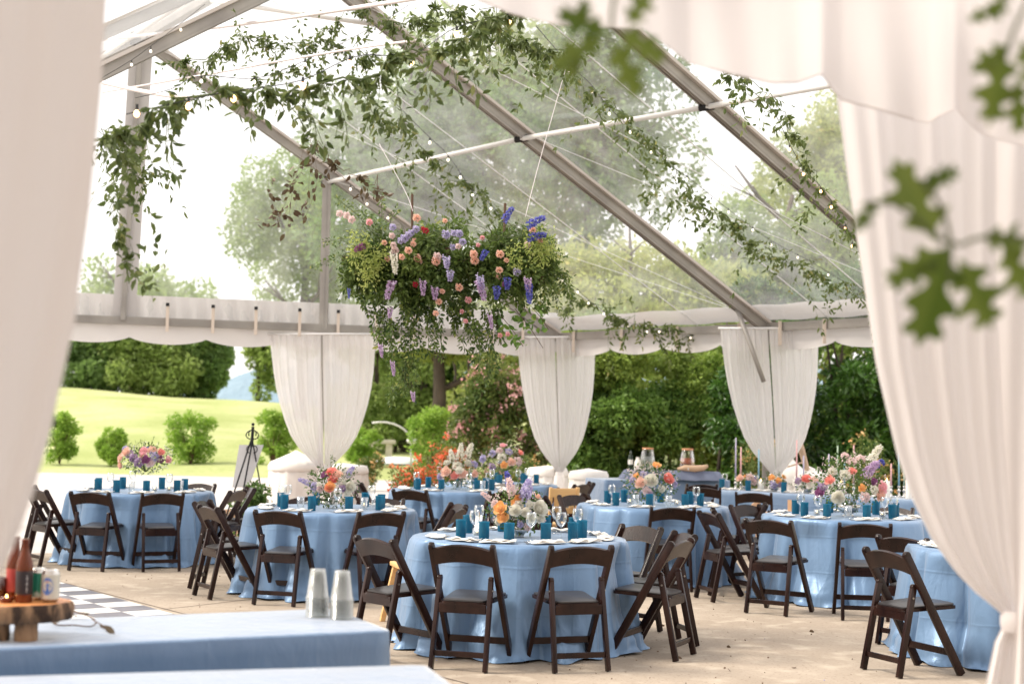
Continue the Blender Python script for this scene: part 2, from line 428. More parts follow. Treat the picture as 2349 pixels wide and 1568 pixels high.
# ================================================================== THE SETTING
def ground_h(x, y):
    zc = 1.75+np.clip(-x*0.052, -.3, 2.2)
    t = np.clip((y-41)/39.0, 0, 1)
    up = zc*(t*(1.12-.12*t))
    down = np.clip((y-80)/400.0, 0, 1)*14
    return np.where(y > 41, up, 0)-down
def gh(x, y): return float(ground_h(np.array(float(x)), np.array(float(y))))
xs = np.concatenate([np.linspace(-900, -60, 12), np.linspace(-55, 55, 67), np.linspace(60, 900, 12)])
ys = np.concatenate([np.linspace(-60, 40, 11), np.linspace(41, 100, 60), np.linspace(110, 1500, 20)])
X, Y = np.meshgrid(xs, ys)
Z = ground_h(X, Y)-.02+np.where(Y > 42, .05*np.sin(X*.7+Y*.3)+.04*np.sin(X*.31-Y*.5), 0)
Vg = np.stack([X, Y, Z], -1).reshape(-1, 3)
nx = len(xs); ny = len(ys)
I = (np.arange(ny-1)[:, None]*nx+np.arange(nx-1)[None, :]).ravel()
m, n, l, o = newmat('lawn')
p = n.new('ShaderNodeBsdfPrincipled'); p.inputs['Roughness'].default_value = .9; p.inputs['Specular IOR Level'].default_value = .1
c1 = noise_mix(n, l, (.33, .37, .14), (.49, .51, .25), .35, detail=6, stretch=(1, .6, 1))
c2 = noise_mix(n, l, c1, (.24, .31, .10), 7, detail=5, lo=.45, hi=.9)
l.new(c2, p.inputs['Base Color']); l.new(bump(n, l, 30, .6, .05), p.inputs['Normal']); l.new(p.outputs[0], o.inputs[0])
lawn = obj('lawn', npmesh('lawn', Vg, np.stack([I, I+1, I+nx+1, I+nx], 1), m, smooth=True), kind='structure')

def sheet(name, pts, z, mat, **k):
    return obj(name, npmesh(name, [(a, b, z) for a, b in pts], [list(range(len(pts)))], mat), **k)
drive_m = pmat('pale_driveway', (.46, .42, .40), .9, c2=(.54, .50, .47), scale=.8, bscale=60, bstr=.2)
m, n, l, o = newmat('tan_concrete')
p = n.new('ShaderNodeBsdfPrincipled'); p.inputs['Roughness'].default_value = .85; p.inputs['Specular IOR Level'].default_value = .25
c1 = noise_mix(n, l, (.30, .243, .188), (.385, .317, .25), .9, detail=7)
c2 = noise_mix(n, l, c1, (.19, .14, .105), 42, detail=10, lo=.55, hi=.78)
c3 = noise_mix(n, l, c2, (.46, .39, .31), 5, detail=6, lo=.52, hi=.75)
l.new(c3, p.inputs['Base Color']); l.new(bump(n, l, 70, .45, .006, detail=8), p.inputs['Normal']); l.new(p.outputs[0], o.inputs[0])
conc_m = m
# driveway outside the pad, curving into the distance
sheet('driveway', [(-40, -5), (6, -5), (6, 17), (0, 24), (-2.2, 30), (-1.5, 36), (-1.0, 39), (-8, 39.6), (-16, 40.6), (-40, 42)], -.008, drive_m, kind='structure')
pA = atz(60, 1268, 0); pB = atz(520, 1268, 0)
sheet('patio', [(pA.x-14, pA.y-1.2), (pA.x, pA.y), (pB.x, pB.y), (-2.3, 17.4), (-1.2, 21), (-.6, 25.5), (14, 25.5), (14, -6), (-30, -6)], 0.0, conc_m, kind='structure')
mulch_m = pmat('mulch', (.20, .10, .05), .95, c2=(.42, .24, .13), scale=9, bscale=40, bstr=1, bdist=.05)
sheet('mulch_bed', [(-2.2, 17.9), (-1.4, 21), (-.8, 25.8), (30, 26), (30, 60), (-.5, 60), (-1.2, 39), (-1.8, 36), (-2.2, 29.5), (-4.2, 26.5), (-5.6, 24.4), (-4.6, 20)], -.004, mulch_m, kind='structure')
jm = pmat('joint_grit', (.12, .09, .07), 1)  # dark colour of the joints between the slabs
MBj = MB()
def joint(a, b, w=.012):
    a = Vector((a.x, a.y, .003)); b = Vector((b.x, b.y, .003)); d = (b-a).normalized(); s_ = Vector((-d.y, d.x, 0))*w/2
    MBj.add([tuple(a-s_), tuple(b-s_), tuple(b+s_), tuple(a+s_)], [[0, 1, 2, 3]])
j0 = atz(130, 1332, 0); j1 = atz(424, 1408, 0); jd = (j1-j0)
joint(j0-jd*2, j1+jd*1.0)
j2 = atz(376, 1397, 0); j3 = atz(600, 1371, 0); joint(j2, j2+(j3-j2)*3.2)
joint(atz(985, 1545, 0), atz(1075, 1568, 0)); joint(atz(1620, 1330, 0), atz(1700, 1318, 0))
MBj.build('paving_joint', jm, kind='structure')

# black and white chequered dance floor
t0 = atz(203, 1347, 0); t1 = atz(418, 1407, 0)
du = Vector((t1.x-t0.x, t1.y-t0.y, 0)).normalized()
q0 = atz(188, 1362, 0); q1 = atz(259, 1348+2, 0)
dv = Vector((du.y, -du.x, 0))
if dv.x > 0: dv = -dv
TS = .305
wm_ = pmat('white_floor_tile', (.66, .64, .60), .35, c2=(.72, .70, .67), scale=4, bscale=30, bstr=.05)
km_ = pmat('grey_floor_tile', (.14, .135, .15), .35, c2=(.19, .18, .20), scale=4, bscale=30, bstr=.05)
org = Vector((t0.x, t0.y, .014))-du*TS*3+dv*.10
F_t = thing('dance_floor', 'white and grey chequered dance floor laid on the concrete beyond the bar table', 'dance floor', tuple(org))
wmB, kmB = MB(), MB()
for i in range(0, 18):
    for j in range(0, 16):
        a = du*(TS*i)+dv*(TS*j); c = a+du*TS*.5+dv*TS*.5
        g = .0015
        pts = [a+du*g+dv*g, a+du*(TS-g)+dv*g, a+du*(TS-g)+dv*(TS-g), a+du*g+dv*(TS-g)]
        (wmB if (i+j) % 2 else kmB).add([(q.x, q.y, 0) for q in pts]+[(q.x, q.y, -.013) for q in pts], [[3, 2, 1, 0], [0, 1, 5, 4], [1, 2, 6, 5], [2, 3, 7, 6], [3, 0, 4, 7]])
wmB.build('white_tiles', wm_, F_t); kmB.build('grey_tiles', km_, F_t)
# scattered petals and leaf litter on the concrete
n_ = 2600
u = rng.random((n_, 2)); px_ = -7+u[:, 0]*13; py_ = 8.2+u[:, 1]**1.3*10
keep = (np.sin(px_*1.7)+np.sin(py_*2.3)+rng.normal(size=n_)*.9) > -.2
P = np.stack([px_, py_, np.full(n_, .004)], 1)[keep]
D = rand_dirs(len(P)); D[:, 2] = np.abs(D[:, 2])*.15
sz = rng.uniform(.006, .018, len(P)); sz[rng.random(len(P)) < .03] *= 2.8
pm_ = leafmat('litter', (.10, .07, .04), (.22, .14, .09), (.10, .12, .38), trans=.1)
obj('fallen_petals', leaves_mesh('fallen_petals', P, D, sz, sz*.7, pm_), kind='stuff')

# distant wooded ridge, the blue of air haze put into its colour
xs2 = np.linspace(-420, 420, 90); ridge = 30+10*np.sin(xs2*.012+1)+4*np.sin(xs2*.05)+1.5*np.sin(xs2*.21)
Vr = []; Fr = []
for i, xx in enumerate(xs2):
    for j, (yy, k) in enumerate(((560, 0), (600, .75), (640, 1), (760, 0))): Vr.append((xx, yy, -12+(ridge[i]+4)*k))
for i in range(len(xs2)-1):
    for j in range(3): Fr.append([i*4+j, (i+1)*4+j, (i+1)*4+j+1, i*4+j+1])
obj('hill', npmesh('hill', Vr, Fr, pmat('haze_tinted_forest', (.19, .27, .33), 1, c2=(.24, .32, .38), scale=.05, bscale=.2, bstr=.6, bdist=4), smooth=True), kind='structure')

# ------------------------------------------------------------------ vegetation
def clump_points(clumps, n_, inner=.55):
    C_ = np.array([c[0] for c in clumps], float); Rr = np.array([c[1] if hasattr(c[1], '__len__') else (c[1],)*3 for c in clumps], float)
    wgt = (Rr[:, 0]*Rr[:, 2]+Rr[:, 0]*Rr[:, 1]); wgt /= wgt.sum()
    k = rng.choice(len(clumps), n_, p=wgt)
    d = rng.normal(size=(n_, 3)); d /= np.linalg.norm(d, axis=1, keepdims=True)
    r = inner+(1-inner)*rng.random(n_)**.6
    r *= (1+.16*np.sin(d[:, 0]*7+k)+.12*np.sin(d[:, 2]*9+k*2))
    return C_[k]+d*Rr[k]*r[:, None], d, k
def leafmass(name, clumps, n_, L, mat, parent=None, inner=.55, wid=.5, bias=(0, 0, -.25), zmin=None, rbase=None, **kw):
    P, d, k = clump_points(clumps, n_, inner)
    if zmin is not None:
        s_ = P[:, 2] > zmin; P, d, k = P[s_], d[s_], k[s_]
    D = d*.8+rand_dirs(len(P), bias)
    Ls = L*rng.uniform(.6, 1.3, len(P))
    tone = rng.random(len(clumps))[k]
    rnd = np.clip(tone*.55+rng.random(len(P))*.5-.03, 0, 1)
    return obj(name, leaves_mesh(name, P, D, Ls, Ls*wid, mat, rnd), parent, **kw)
def crown_clumps(c, rx, ry, rz_, n_, k=(.26, .42), flat=.8):
    out = []
    for i in range(n_):
        d = rng.normal(size=3); d /= np.linalg.norm(d); r = rng.random()**.5*.8
        s_ = rng.uniform(*k)
        out.append(((c[0]+d[0]*rx*r, c[1]+d[1]*ry*r, c[2]+d[2]*rz_*r), (rx*s_, ry*s_, rz_*s_*flat)))
    return out
def trunk_mb(h, r, lean=(0, 0), limbs=5, spread=1.5, z0=.45, seed=0):
    rr = random.Random(seed); mb = MB()
    pts = [(lean[0]*t*t+rr.uniform(-.03, .03)*h*t, lean[1]*t*t, h*t) for t in np.linspace(0, 1, 7)]
    mb.tube(pts, [r*(1.25 if i == 0 else 1-.12*i) for i in range(7)], 9)
    for k in range(limbs):
        t = z0+(1-z0)*rr.random()*.9; i = t*6; b = Vector(pts[int(i)]).lerp(Vector(pts[min(int(i)+1, 6)]), i-int(i))
        a = rr.uniform(0, 6.28); s_ = spread*rr.uniform(.6, 1.1)
        e = b+Vector((math.cos(a)*s_, math.sin(a)*s_, s_*rr.uniform(.3, .9)))
        mid = b.lerp(e, .5)+Vector((0, 0, -.08*s_))
        mb.tube([b, mid, e], [r*.42, r*.28, r*.1], 6)
        for q in range(2):
            a2 = a+rr.uniform(-.9, .9); e2 = mid+Vector((math.cos(a2), math.sin(a2), rr.uniform(.2, .8)))*s_*.5
            mb.tube([mid, e2], [r*.2, r*.06], 5)
    return mb
def tree(name, label, x, y, h, rx, rz_, mat, nclump=26, n_=9000, L=.28, trunk_r=.22, cz=None, group=None, k=(.24, .40), seed=0, cat='tree', bark=None, flatb=.8, base=None):
    z = gh(x, y) if base is None else base
    t = thing(name, label, cat, (x, y, z), group=group)
    cz = cz or (h-rz_*1.0)
    trunk_mb(h*.82, trunk_r, (random.uniform(-.4, .4), 0), 7, rx*.6, .3, seed).build('trunk', bark or M['bark'], t, smooth=True)
    leafmass('crown', crown_clumps((0, 0, cz), rx, rx*.8, rz_, nclump, k, flatb), n_, L, mat, t, inner=.5)
    return t
def m_at(px, Y): return at(px, 960, Y).x
G_far = 'trees beyond the lawn'
G_roof = 'trees rising behind the tent'
# far left hedge-like trees seen under the valance
for i, (px, hh, rx, lab, mt) in enumerate((
    (215, 5.0, 2.9, 'broad dark green tree at the left end of the lawn crest beside the near drape', 'leaf_dark'),
    (318, 5.2, 2.8, 'rounded green tree on the lawn crest, middle of the left clump', 'leaf_tree'),
    (392, 5.0, 2.6, 'green tree of the left clump on the lawn crest, next to its right end', 'leaf_tree'),
    (462, 4.6, 1.7, 'dark green tree of the left clump, right beside the gap to the hills', 'leaf_dark'))):
    x = m_at(px, 84); tree('round_tree', lab, x, 84, hh, rx, 2.7, M[mt], 34, 14000, .26, .15, cz=2.1, group=G_far, seed=i)
tree('slender_tree', 'airy pale green tree just left of the first tied curtain', m_at(590, 80), 80, 6.2, 1.5, 3.0, M['leaf_tree'], 20, 4500, .28, .12, cz=2.9, group=G_far, seed=9)
for i, (px, Y, lab) in enumerate(((300, 190, 'faint far tree through the clear gable wall beside the left tent post'), (395, 200, 'faint far tree low behind the clear gable wall'))):
    tree('far_tree', lab, m_at(px, Y), Y, 28-i*3, 8, 9, M['leaf_tree'], 22, 6000, .7, .5, cz=18-i*3, group=G_far, seed=30+i, base=-2)
tree('tall_tree', 'tall pale green tree behind the clear gable wall left of the flower chandelier', m_at(690, 66), 66, 14.5, 3.6, 5.6, M['leaf_tree'], 40, 24000, .19, .28, cz=7.8, group=G_roof, seed=3, k=(.2, .34))
tree('spreading_tree', 'dark green tree standing behind the hanging flowers and the middle of the tent roof', m_at(930, 52), 52, 16.5, 4.4, 5.6, M['leaf_dark'], 34, 20000, .24, .20, cz=9.0, group=G_roof, seed=4)
tree('spreading_tree', 'tall dark tree high behind the clear roof, right of the centre rafter', m_at(1330, 50), 50, 19, 4.2, 6.6, M['leaf_dark'], 36, 22000, .23, .22, cz=10.8, group=G_roof, seed=5)
tree('spreading_tree', 'mid green tree filling the roof panel above the chandelier', m_at(1120, 56), 56, 20, 4.2, 6.0, M['leaf_tree'], 34, 20000, .24, .2, cz=13.0, group=G_roof, seed=6)
tree('yellow_green_tree', 'low yellow green tree behind the roof between the centre rafter and the eave', m_at(1470, 40), 40, 7.8, 3.9, 2.1, M['leaf_yellow'], 30, 16000, .16, .2, cz=5.0, group=G_roof, seed=7)
tree('light_tree', 'light green tree behind the roof right of the centre rafter, lower one', m_at(1800, 46), 46, 10.5, 3.4, 4.2, M['leaf_tree'], 26, 16000, .19, .25, cz=6.2, group=G_roof, seed=8, k=(.2, .33))
tree('light_tree', 'tall light green tree behind the roof beside the ivory drape', m_at(1930, 54), 54, 16.5, 3.7, 5.0, M['leaf_yellow'], 26, 15000, .2, .3, cz=10.2, group=G_roof, seed=10, k=(.18, .3))
# dark trunk tree with yellow-green boughs beside the rhododendron
x = m_at(1003, 43); z = gh(x, 43)
t = thing('old_tree', 'dark trunked tree with yellow green boughs left of the pink flowering bush', 'tree', (x, 43, z), group=G_roof)
trunk_mb(6.5, .26, (.3, 0), 8, 2.2, .35, 12).build('trunk', M['bark'], t, smooth=True)
leafmass('crown', crown_clumps((.3, 0, 3.9), 2.6, 1.8, .75, 22, (.2, .34)), 5200, .17, M['leaf_yellow'], t)
for i, (px, Y, zz, rx, mt, lab) in enumerate(((885, 55, 1.9, 2.0, 'leaf_tree', 'shady green bush behind the stone bench'), (945, 58, 2.3, 1.6, 'leaf_hedge', 'green bush behind the white upturned boat'), (1060, 52, 2.0, 2.0, 'leaf_hedge', 'leafy bush behind the pale post'))):
    b = thing('bush', lab, 'bush', (m_at(px, Y), Y, gh(m_at(px, Y), Y)), group='bushes behind the lawn furniture')
    leafmass('foliage', crown_clumps((0, 0, zz), rx, 1.2, zz, 16, (.3, .45)), 4500, .17, M[mt], b, zmin=0)
    trunk_mb(zz*1.2, .06, (0, 0), 5, .8, .1, i).build('stem', M['bark'], b)
# shrubs in a row on the lawn
srow = ((140, 43.5, 1.4, .52, 'leafy shrub on the lawn half hidden by the left near curtain'),
        (258, 43.2, 1.0, .40, 'small round shrub on the lawn, second from the left curtain'),
        (440, 43.8, 1.5, .70, 'largest spreading shrub on the lawn, behind the far left table'),
        (628, 43.6, 1.6, .58, 'tall shrub on the lawn behind the easel'),
        (836, 44.6, 1.05, .48, 'small shrub on the lawn right of the first tied curtain'),
        (990, 39.5, 1.9, .62, 'bright green rounded shrub left of the dark tree trunk'))
for i, (px, Y, h_, rx, lab) in enumerate(srow):
    x = m_at(px, Y)
    b = thing('lawn_shrub', lab, 'shrub', (x, Y, gh(x, Y)), group='shrubs planted along the lawn')
    cl = []
    for k in range(40):
        a = random.uniform(0, 6.28); hz = random.uniform(.06, .95)*h_; wz = .55+.6*math.sin(math.pi*min(1, (hz/h_)*.8+.1)); rr = rx*wz*random.random()**.5*.85
        s_ = random.uniform(.20, .34)*rx
        cl.append(((math.cos(a)*rr, math.sin(a)*rr*.8, hz), (s_*1.1, s_, s_)))
    leafmass('foliage', cl, 4600, .095, M['leaf_shrub'], b, inner=.15, zmin=.03, bias=(0, 0, .1))
    mb = MB()
    for k in range(9):
        a = k*.7; e = Vector((math.cos(a)*rx*.6, math.sin(a)*rx*.5, h_*random.uniform(.5, .8)))
        mb.tube([(0, 0, -.05), (e.x*.3, e.y*.3, e.z*.45), tuple(e)], [.028, .018, .006], 5)
    mb.build('stem', M['twig'], b)
# hedges on the right
def hedge(name, label, px0, px1, Y, ztop, depth, mat, n_, L, top=None, wid=.5, inner=.4, seed=0, cat='hedge'):
    x0, x1 = m_at(px0, Y), m_at(px1, Y)
    t = thing(name, label, cat, ((x0+x1)/2, Y, 0), group='evergreen hedges behind the tent')
    rr = random.Random(seed); cl = []; ct = []
    w_ = x1-x0; nc = int(w_*9)
    for k in range(nc):
        xx = rr.uniform(-.5, .5)*w_; zz = rr.uniform(.15, 1)*ztop; s_ = rr.uniform(.32, .62)
        yy = rr.uniform(0, depth)*(.35+.65*zz/ztop)
        c = ((xx, yy, zz-.25), (s_*1.15, s_, s_*.8))
        (ct if zz > ztop*.74 and top else cl).append(c)
    leafmass('foliage', cl, n_, L, mat, t, inner=inner, wid=wid, zmin=.02, bias=(0, -.3, -.35))
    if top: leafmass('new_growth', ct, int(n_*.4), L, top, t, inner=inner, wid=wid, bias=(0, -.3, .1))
    mb = MB()
    for k in range(int(w_*2)):
        xx = rr.uniform(-.5, .5)*w_; yy = rr.uniform(.3, depth)
        mb.tube([(xx, yy, -.05), (xx+rr.uniform(-.2, .2), yy, ztop*.4), (xx+rr.uniform(-.5, .5), yy, ztop*.85)], [.05, .035, .01], 5)
    mb.build('stem', M['bark'], t)
    return t
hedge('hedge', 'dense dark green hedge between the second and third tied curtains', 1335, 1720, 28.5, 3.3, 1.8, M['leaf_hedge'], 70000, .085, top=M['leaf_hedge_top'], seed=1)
hedge('laurel_hedge', 'glossy large-leaved hedge right of the third tied curtain', 1700, 2330, 27.5, 4.6, 1.8, M['leaf_laurel'], 46000, .15, wid=.34, inner=.6, seed=2)
hedge('back_hedge', 'tall loose hedge rising behind the dark green hedge', 1380, 2300, 33, 4.4, 2.0, M['leaf_hedge_top'], 36000, .13, seed=3)
# pale orange flowers low in the hedge
# rhododendron, azalea
x = m_at(1150, 30.5)
t = thing('rhododendron', 'large bush with pale pink flowers left of the second tied curtain', 'flowering bush', (x, 30.5, 0))
cl = crown_clumps((0, 0, 1.55), 1.15, .9, 1.45, 26, (.24, .38))
leafmass('foliage', cl, 12000, .12, M['leaf_rhodo'], t, wid=.36, zmin=0)
P, d, k = clump_points(cl, 1, .9)
def blossoms(name, parent, clumps, n_cl, per, size, mat, zmin=-9, spread=1.0):
    P, d, k = clump_points(clumps, n_cl, .95)
    Q = np.repeat(P, per, 0)+rng.normal(size=(n_cl*per, 3))*size*.8*spread
    D = np.repeat(d, per, 0)*.6+rand_dirs(n_cl*per, (0, 0, .2))
    s_ = Q[:, 2] > zmin
    return obj(name, leaves_mesh(name, Q[s_], D[s_], size*rng.uniform(.7, 1.2, s_.sum()), size*.8, mat), parent)
blossoms('blossom', t, cl, 120, 16, .075, M['pinkpetal'], .2)
trunk_mb(2.2, .06, (0, 0), 8, .9, .05, 3).build('stem', M['bark'], t)
for i, (px, Y, zc, rx, rz_, lab) in enumerate(((955, 24.5, .50, .62, .52, 'low azalea with coral red flowers left of the far tables'), (1030, 25.5, .62, .50, .62, 'taller azalea with coral red flowers behind the middle far table'))):
    x = m_at(px, Y); t = thing('azalea', lab, 'flowering bush', (x, Y, 0), group='coral azaleas')
    cl = crown_clumps((0, 0, zc), rx, .5, rz_, 20, (.26, .4))
    leafmass('foliage', cl, 3000, .05, M['leaf_rhodo'], t, zmin=0)
    blossoms('blossom', t, [c for c in cl if c[0][2] > zc*.75], 85, 14, .048, M['azalea'], .1)
    mb = MB()
    for k in range(8):
        a = k*.8; mb.tube([(0, 0, -.03), (math.cos(a)*rx*.4, math.sin(a)*.2, zc*.6), (math.cos(a)*rx*.8, math.sin(a)*.4, zc*1.2)], [.02, .012, .004], 5)
    mb.build('stem', M['twig'], t)
for i, (px, Y, zc, rx, mt, lab) in enumerate(((845, 33, .45, .42, 'orangepetal', 'small pale orange flowering bush beside the driveway'), (1225, 28.5, .55, .5, 'orangepetal', 'low bush with pale orange flowers below the second tied curtain'), (1135, 27.5, .5, .8, 'pinkpetal', 'low yellow green bush with pink flowers behind the farthest table'), (1745, 26.6, .85, .7, 'orangepetal', 'pale orange flowering bush beside the third tied curtain'), (1975, 26.0, .8, .8, 'orangepetal', 'pale orange flowering bush at the foot of the glossy hedge'))):
    x = m_at(px, Y); t = thing('flowering_bush', lab, 'flowering bush', (x, Y, 0), group='low flowering bushes')
    cl = crown_clumps((0, 0, zc), rx, .4, zc, 14, (.28, .42))
    leafmass('foliage', cl, 2600, .055, M['leaf_rhodo'], t, zmin=0)
    blossoms('blossom', t, cl, 26, 10, .045, M[mt], .05)
    MB().tube([(0, 0, -.03), (.05, 0, zc)], [.02, .008]).build('stem', M['twig'], t)

for i, (px0, px1, Y, ht, mt, lab) in enumerate(((780, 1000, 50, 5.0, 'leaf_tree', 'green thicket behind the stone bench and the white boat'), (985, 1340, 47, 5.6, 'leaf_yellow', 'yellow green thicket behind the dark tree trunk and pink flowering bush'), (1290, 1760, 44, 6.0, 'leaf_tree', 'light green thicket showing above the dark green hedge'), (1740, 2200, 44, 6.5, 'leaf_tree', 'light green thicket showing above the glossy hedge'))):
    x0, x1 = m_at(px0, Y), m_at(px1, Y); xm = (x0+x1)/2; b = thing('thicket', lab, 'thicket', (xm, Y, gh(xm, Y)), group='thickets behind the garden')
    cl = []
    for k in range(int((x1-x0)*9)): s_ = random.uniform(.45, .95); cl.append(((random.uniform(-.5, .5)*(x1-x0), random.uniform(0, 2), random.uniform(.05, 1)*ht), (s_, s_, s_*.75)))
    leafmass('foliage', cl, 16000, .17, M[mt], b, inner=.4, zmin=0)
    mb = MB()
    for k in range(12): xx = random.uniform(-.5, .5)*(x1-x0); mb.tube([(xx, 1, -.1), (xx+.3, 1, ht*.5), (xx+random.uniform(-.6, .6), 1, ht*.9)], [.08, .05, .02], 5)
    mb.build('stem', M['bark'], b)
# lawn furniture
x = m_at(872, 47); z = gh(x, 47)
t = thing('stone_bench', 'pale stone bench on two legs standing on the lawn', 'bench', (x, 47, z), rz=.15)
MB().box((0, 0, .55), (1.0, .42, .12)).build('seat', M['stone'], t, bevel=.02)
for sx in (-1, 1): MB().box((sx*.30, 0, .245), (.20, .34, .49)).build('leg', M['stone'], t, bevel=.02)
x = m_at(917, 45.5); z = gh(x, 45.5)
mb = MB(); prof = []
V = []; F = []
for i in range(17):
    u_ = i/16*2-1; wd = .33*(1-abs(u_)**2.6)+.01; hg = .17*(1-abs(u_)**3)+.05
    for k in range(9):
        a = math.pi*k/8; V.append((u_*.75, -math.cos(a)*wd, math.sin(a)*hg))
for i in range(16):
    for k in range(8): F.append([i*9+k, i*9+k+1, (i+1)*9+k+1, (i+1)*9+k])
mb.add(V, F); mb.build('upturned_boat', pmat('white_gelcoat', (.75, .80, .84), .3), loc=(x, 45.5, z), rot=(0, 0, -.1), smooth=True, label='small white boat hull lying upside down beside the stone bench', cat='boat')
x = m_at(945, 44.5); z = gh(x, 44.5)
t = thing('garden_lamp', 'slim garden lamp with a curved white arm and round head near the boat', 'lamp', (x, 44.5, z))
arc = [(0, 0, 0), (0, 0, .7)]+[(-.9+.9*math.cos(a), 0, .7+.62*math.sin(a)) for a in np.linspace(0, 1.9, 9)]
MB().tube(arc, .028, 8).build('arm', M['white_pole'], t, smooth=True)
MB().sphere((.02, 0, .78), (.17, .15, .1), 12, 8).build('lamp_head', M['white_pole'], t, smooth=True)
x = m_at(1044, 41); z = gh(x, 41)
mb = MB(); mb.box((0, 0, .9), (.14, .14, 1.8)); mb.box((0, 0, 1.82), (.18, .18, .05)); mb.box((0, 0, .06), (.2, .2, .12))
mb.build('garden_post', M['stone'], loc=(x, 41, z), bevel=.01, label='pale square post right of the dark tree trunk', cat='post')

# ================================================================== THE TENT
ZE = 3.0
def onplane(px, py, A, B):
    nrm = Vector(((B-A).y, -(B-A).x, 0)); r = ray(px, py); return EYE+r*((A-EYE).dot(nrm)/r.dot(nrm))
E1 = atz(1282, 772, ZE); EL = atz(180, 731, ZE)
gd = (EL-E1)
HUB = onplane(325, 88, E1, EL); P1 = onplane(750, 405, E1, EL)
RZ = HUB.z
E2 = atz(1758, 750, ZE); P2 = atz(1195, 303, P1.z); P3 = atz(1620, 228, P1.z)
kk = (RZ-ZE)/(P1.z-ZE)
H2 = E2+(P2-E2)*kk
nr = ray(1480, 85).cross(ray(1950, 510)); ed = (E2-E1)
E3 = E2+ed*((EYE-E2).dot(nr)/ed.dot(nr))
H3 = E3+(P3-E3)*kk
E4 = E3+(E3-E2); P4 = P3+(P3-P2)*1.0; H4 = E4+(P4-E4)*kk
print('tent', [tuple(round(c, 2) for c in v) for v in (E1, EL, HUB, P1, E2, P2, H2, E3, P3, H3)])
def mir(e, h): return Vector((2*h.x-e.x, 2*h.y-e.y, e.z))
TENT = thing('frame_tent', 'large frame tent with clear vinyl roof, metal rafters and white scalloped valance', 'tent', (E1.x, E1.y, 0))
TO = Vector((E1.x, E1.y, 0))
def L_(v): return Vector(v)-TO
UPZ = Vector((0, 0, 1))
FLM = pmat('beige_coated_flange', (.50, .44, .40), .5, c2=(.56, .51, .47), scale=2)
ERs = [(E1, HUB), (E2, H2), (E3, H3)]
for e, h in ERs:
    for a in (e, mir(e, h)):
        d = (h-a).normalized(); side = d.cross(UPZ).normalized(); up = side.cross(d)
        mb = MB(); A, B = L_(a), L_(h)
        mb.bar(A, B, .135, .12, side)
        for s_ in (-1, 1):
            mb.bar(A+side*s_*.052-up*.075, B+side*s_*.052-up*.075, .022, .03, side)
        mb.bar(A-up*.072, B-up*.072, .02, .024, side)
        rf = mb.build('rafter', M['alu'], TENT)
        for s_ in (-1, 1): MB().bar(A+side*s_*.098+up*.045, B+side*s_*.098+up*.045, .058, .035, side).build('keder_flange', FLM, rf)
# ridge, purlins, eaves
def tubep(name, a, b, r, mat, sag=0, n=8):
    A, B = L_(a), L_(b); pts = [A.lerp(B, t)+Vector((0, 0, -sag*4*t*(1-t))) for t in np.linspace(0, 1, 9 if sag else 2)]
    return MB().tube(pts, r, n).build(name, mat, TENT, smooth=True)
ridge_pts = [HUB, H2, H3]
for a, b in zip(ridge_pts[:-1], ridge_pts[1:]):
    d = (b-a).normalized(); sd_ = d.cross(UPZ).normalized()
    mb = MB(); mb.bar(L_(a), L_(b), .12, .14, sd_); mb.build('ridge_beam', M['alu'], TENT)
for a, b in ((P1, P2), (P2, P3), (P3, P3+(P3-P2)*.85)):
    tubep('purlin', a-UPZ*.09, b-UPZ*.09, .034, M['white_pole'])
q1, q2 = mir(P1, HUB), mir(P2, H2)
tubep('purlin', q1, q2, .034, M['white_pole'])
tubep('purlin', HUB.lerp(q1, .3), H2.lerp(q2, .3), .03, M['white_pole'])
tubep('purlin', atz(485, 2, HUB.z-.15), H2.lerp(E2, .18), .034, M['white_pole'])
for p in (P1, P2, P3):                                              # clamps where purlins cross rafters
    mb = MB(); mb.tube([L_(p)+Vector((-.07, .05, -.09)), L_(p)+Vector((.09, -.04, -.085))], .048, 8); mb.box(tuple(L_(p)+Vector((0, 0, -.045))), (.07, .07, .1)); mb.build('clamp', M['darkmetal'], TENT)
mb = MB(); mb.box(tuple(L_(HUB)+Vector((0, 0, -.03))), (.30, .25, .22)); mb.build('ridge_hub', pmat('weathered_hub', (.13, .12, .11), .5), TENT, bevel=.02)
GL = E1+gd*1.35
def beam(a, b):
    d = (b-a).normalized(); sd_ = d.cross(UPZ).normalized(); mb = MB()
    mb.bar(L_(a), L_(b), .10, .12, sd_)
    for dz in (-.035, .0, .035): mb.bar(L_(a)-sd_*.052+UPZ*dz, L_(b)-sd_*.052+UPZ*dz, .012, .012, sd_); mb.bar(L_(a)+sd_*.052+UPZ*dz, L_(b)+sd_*.052+UPZ*dz, .012, .012, sd_)
    mb.build('eave_beam', M['alu'], TENT)
beam(E1, GL)
eaves = [E1, E2, E3, E4]
for a, b in zip(eaves[:-1], eaves[1:]): beam(a, b)
# legs
for e in (E1, E2, E3, onplane(742, 755, E1, EL), GL):
    mb = MB(); mb.box((0, 0, 0), (.075, .075, e.z-.06)); mb.box((0, 0, -(e.z-.06)/2+.01), (.22, .22, .02))
    mb.build('leg', M['alu'], TENT, loc=tuple(L_(Vector((e.x, e.y, (e.z-.06)/2)))))
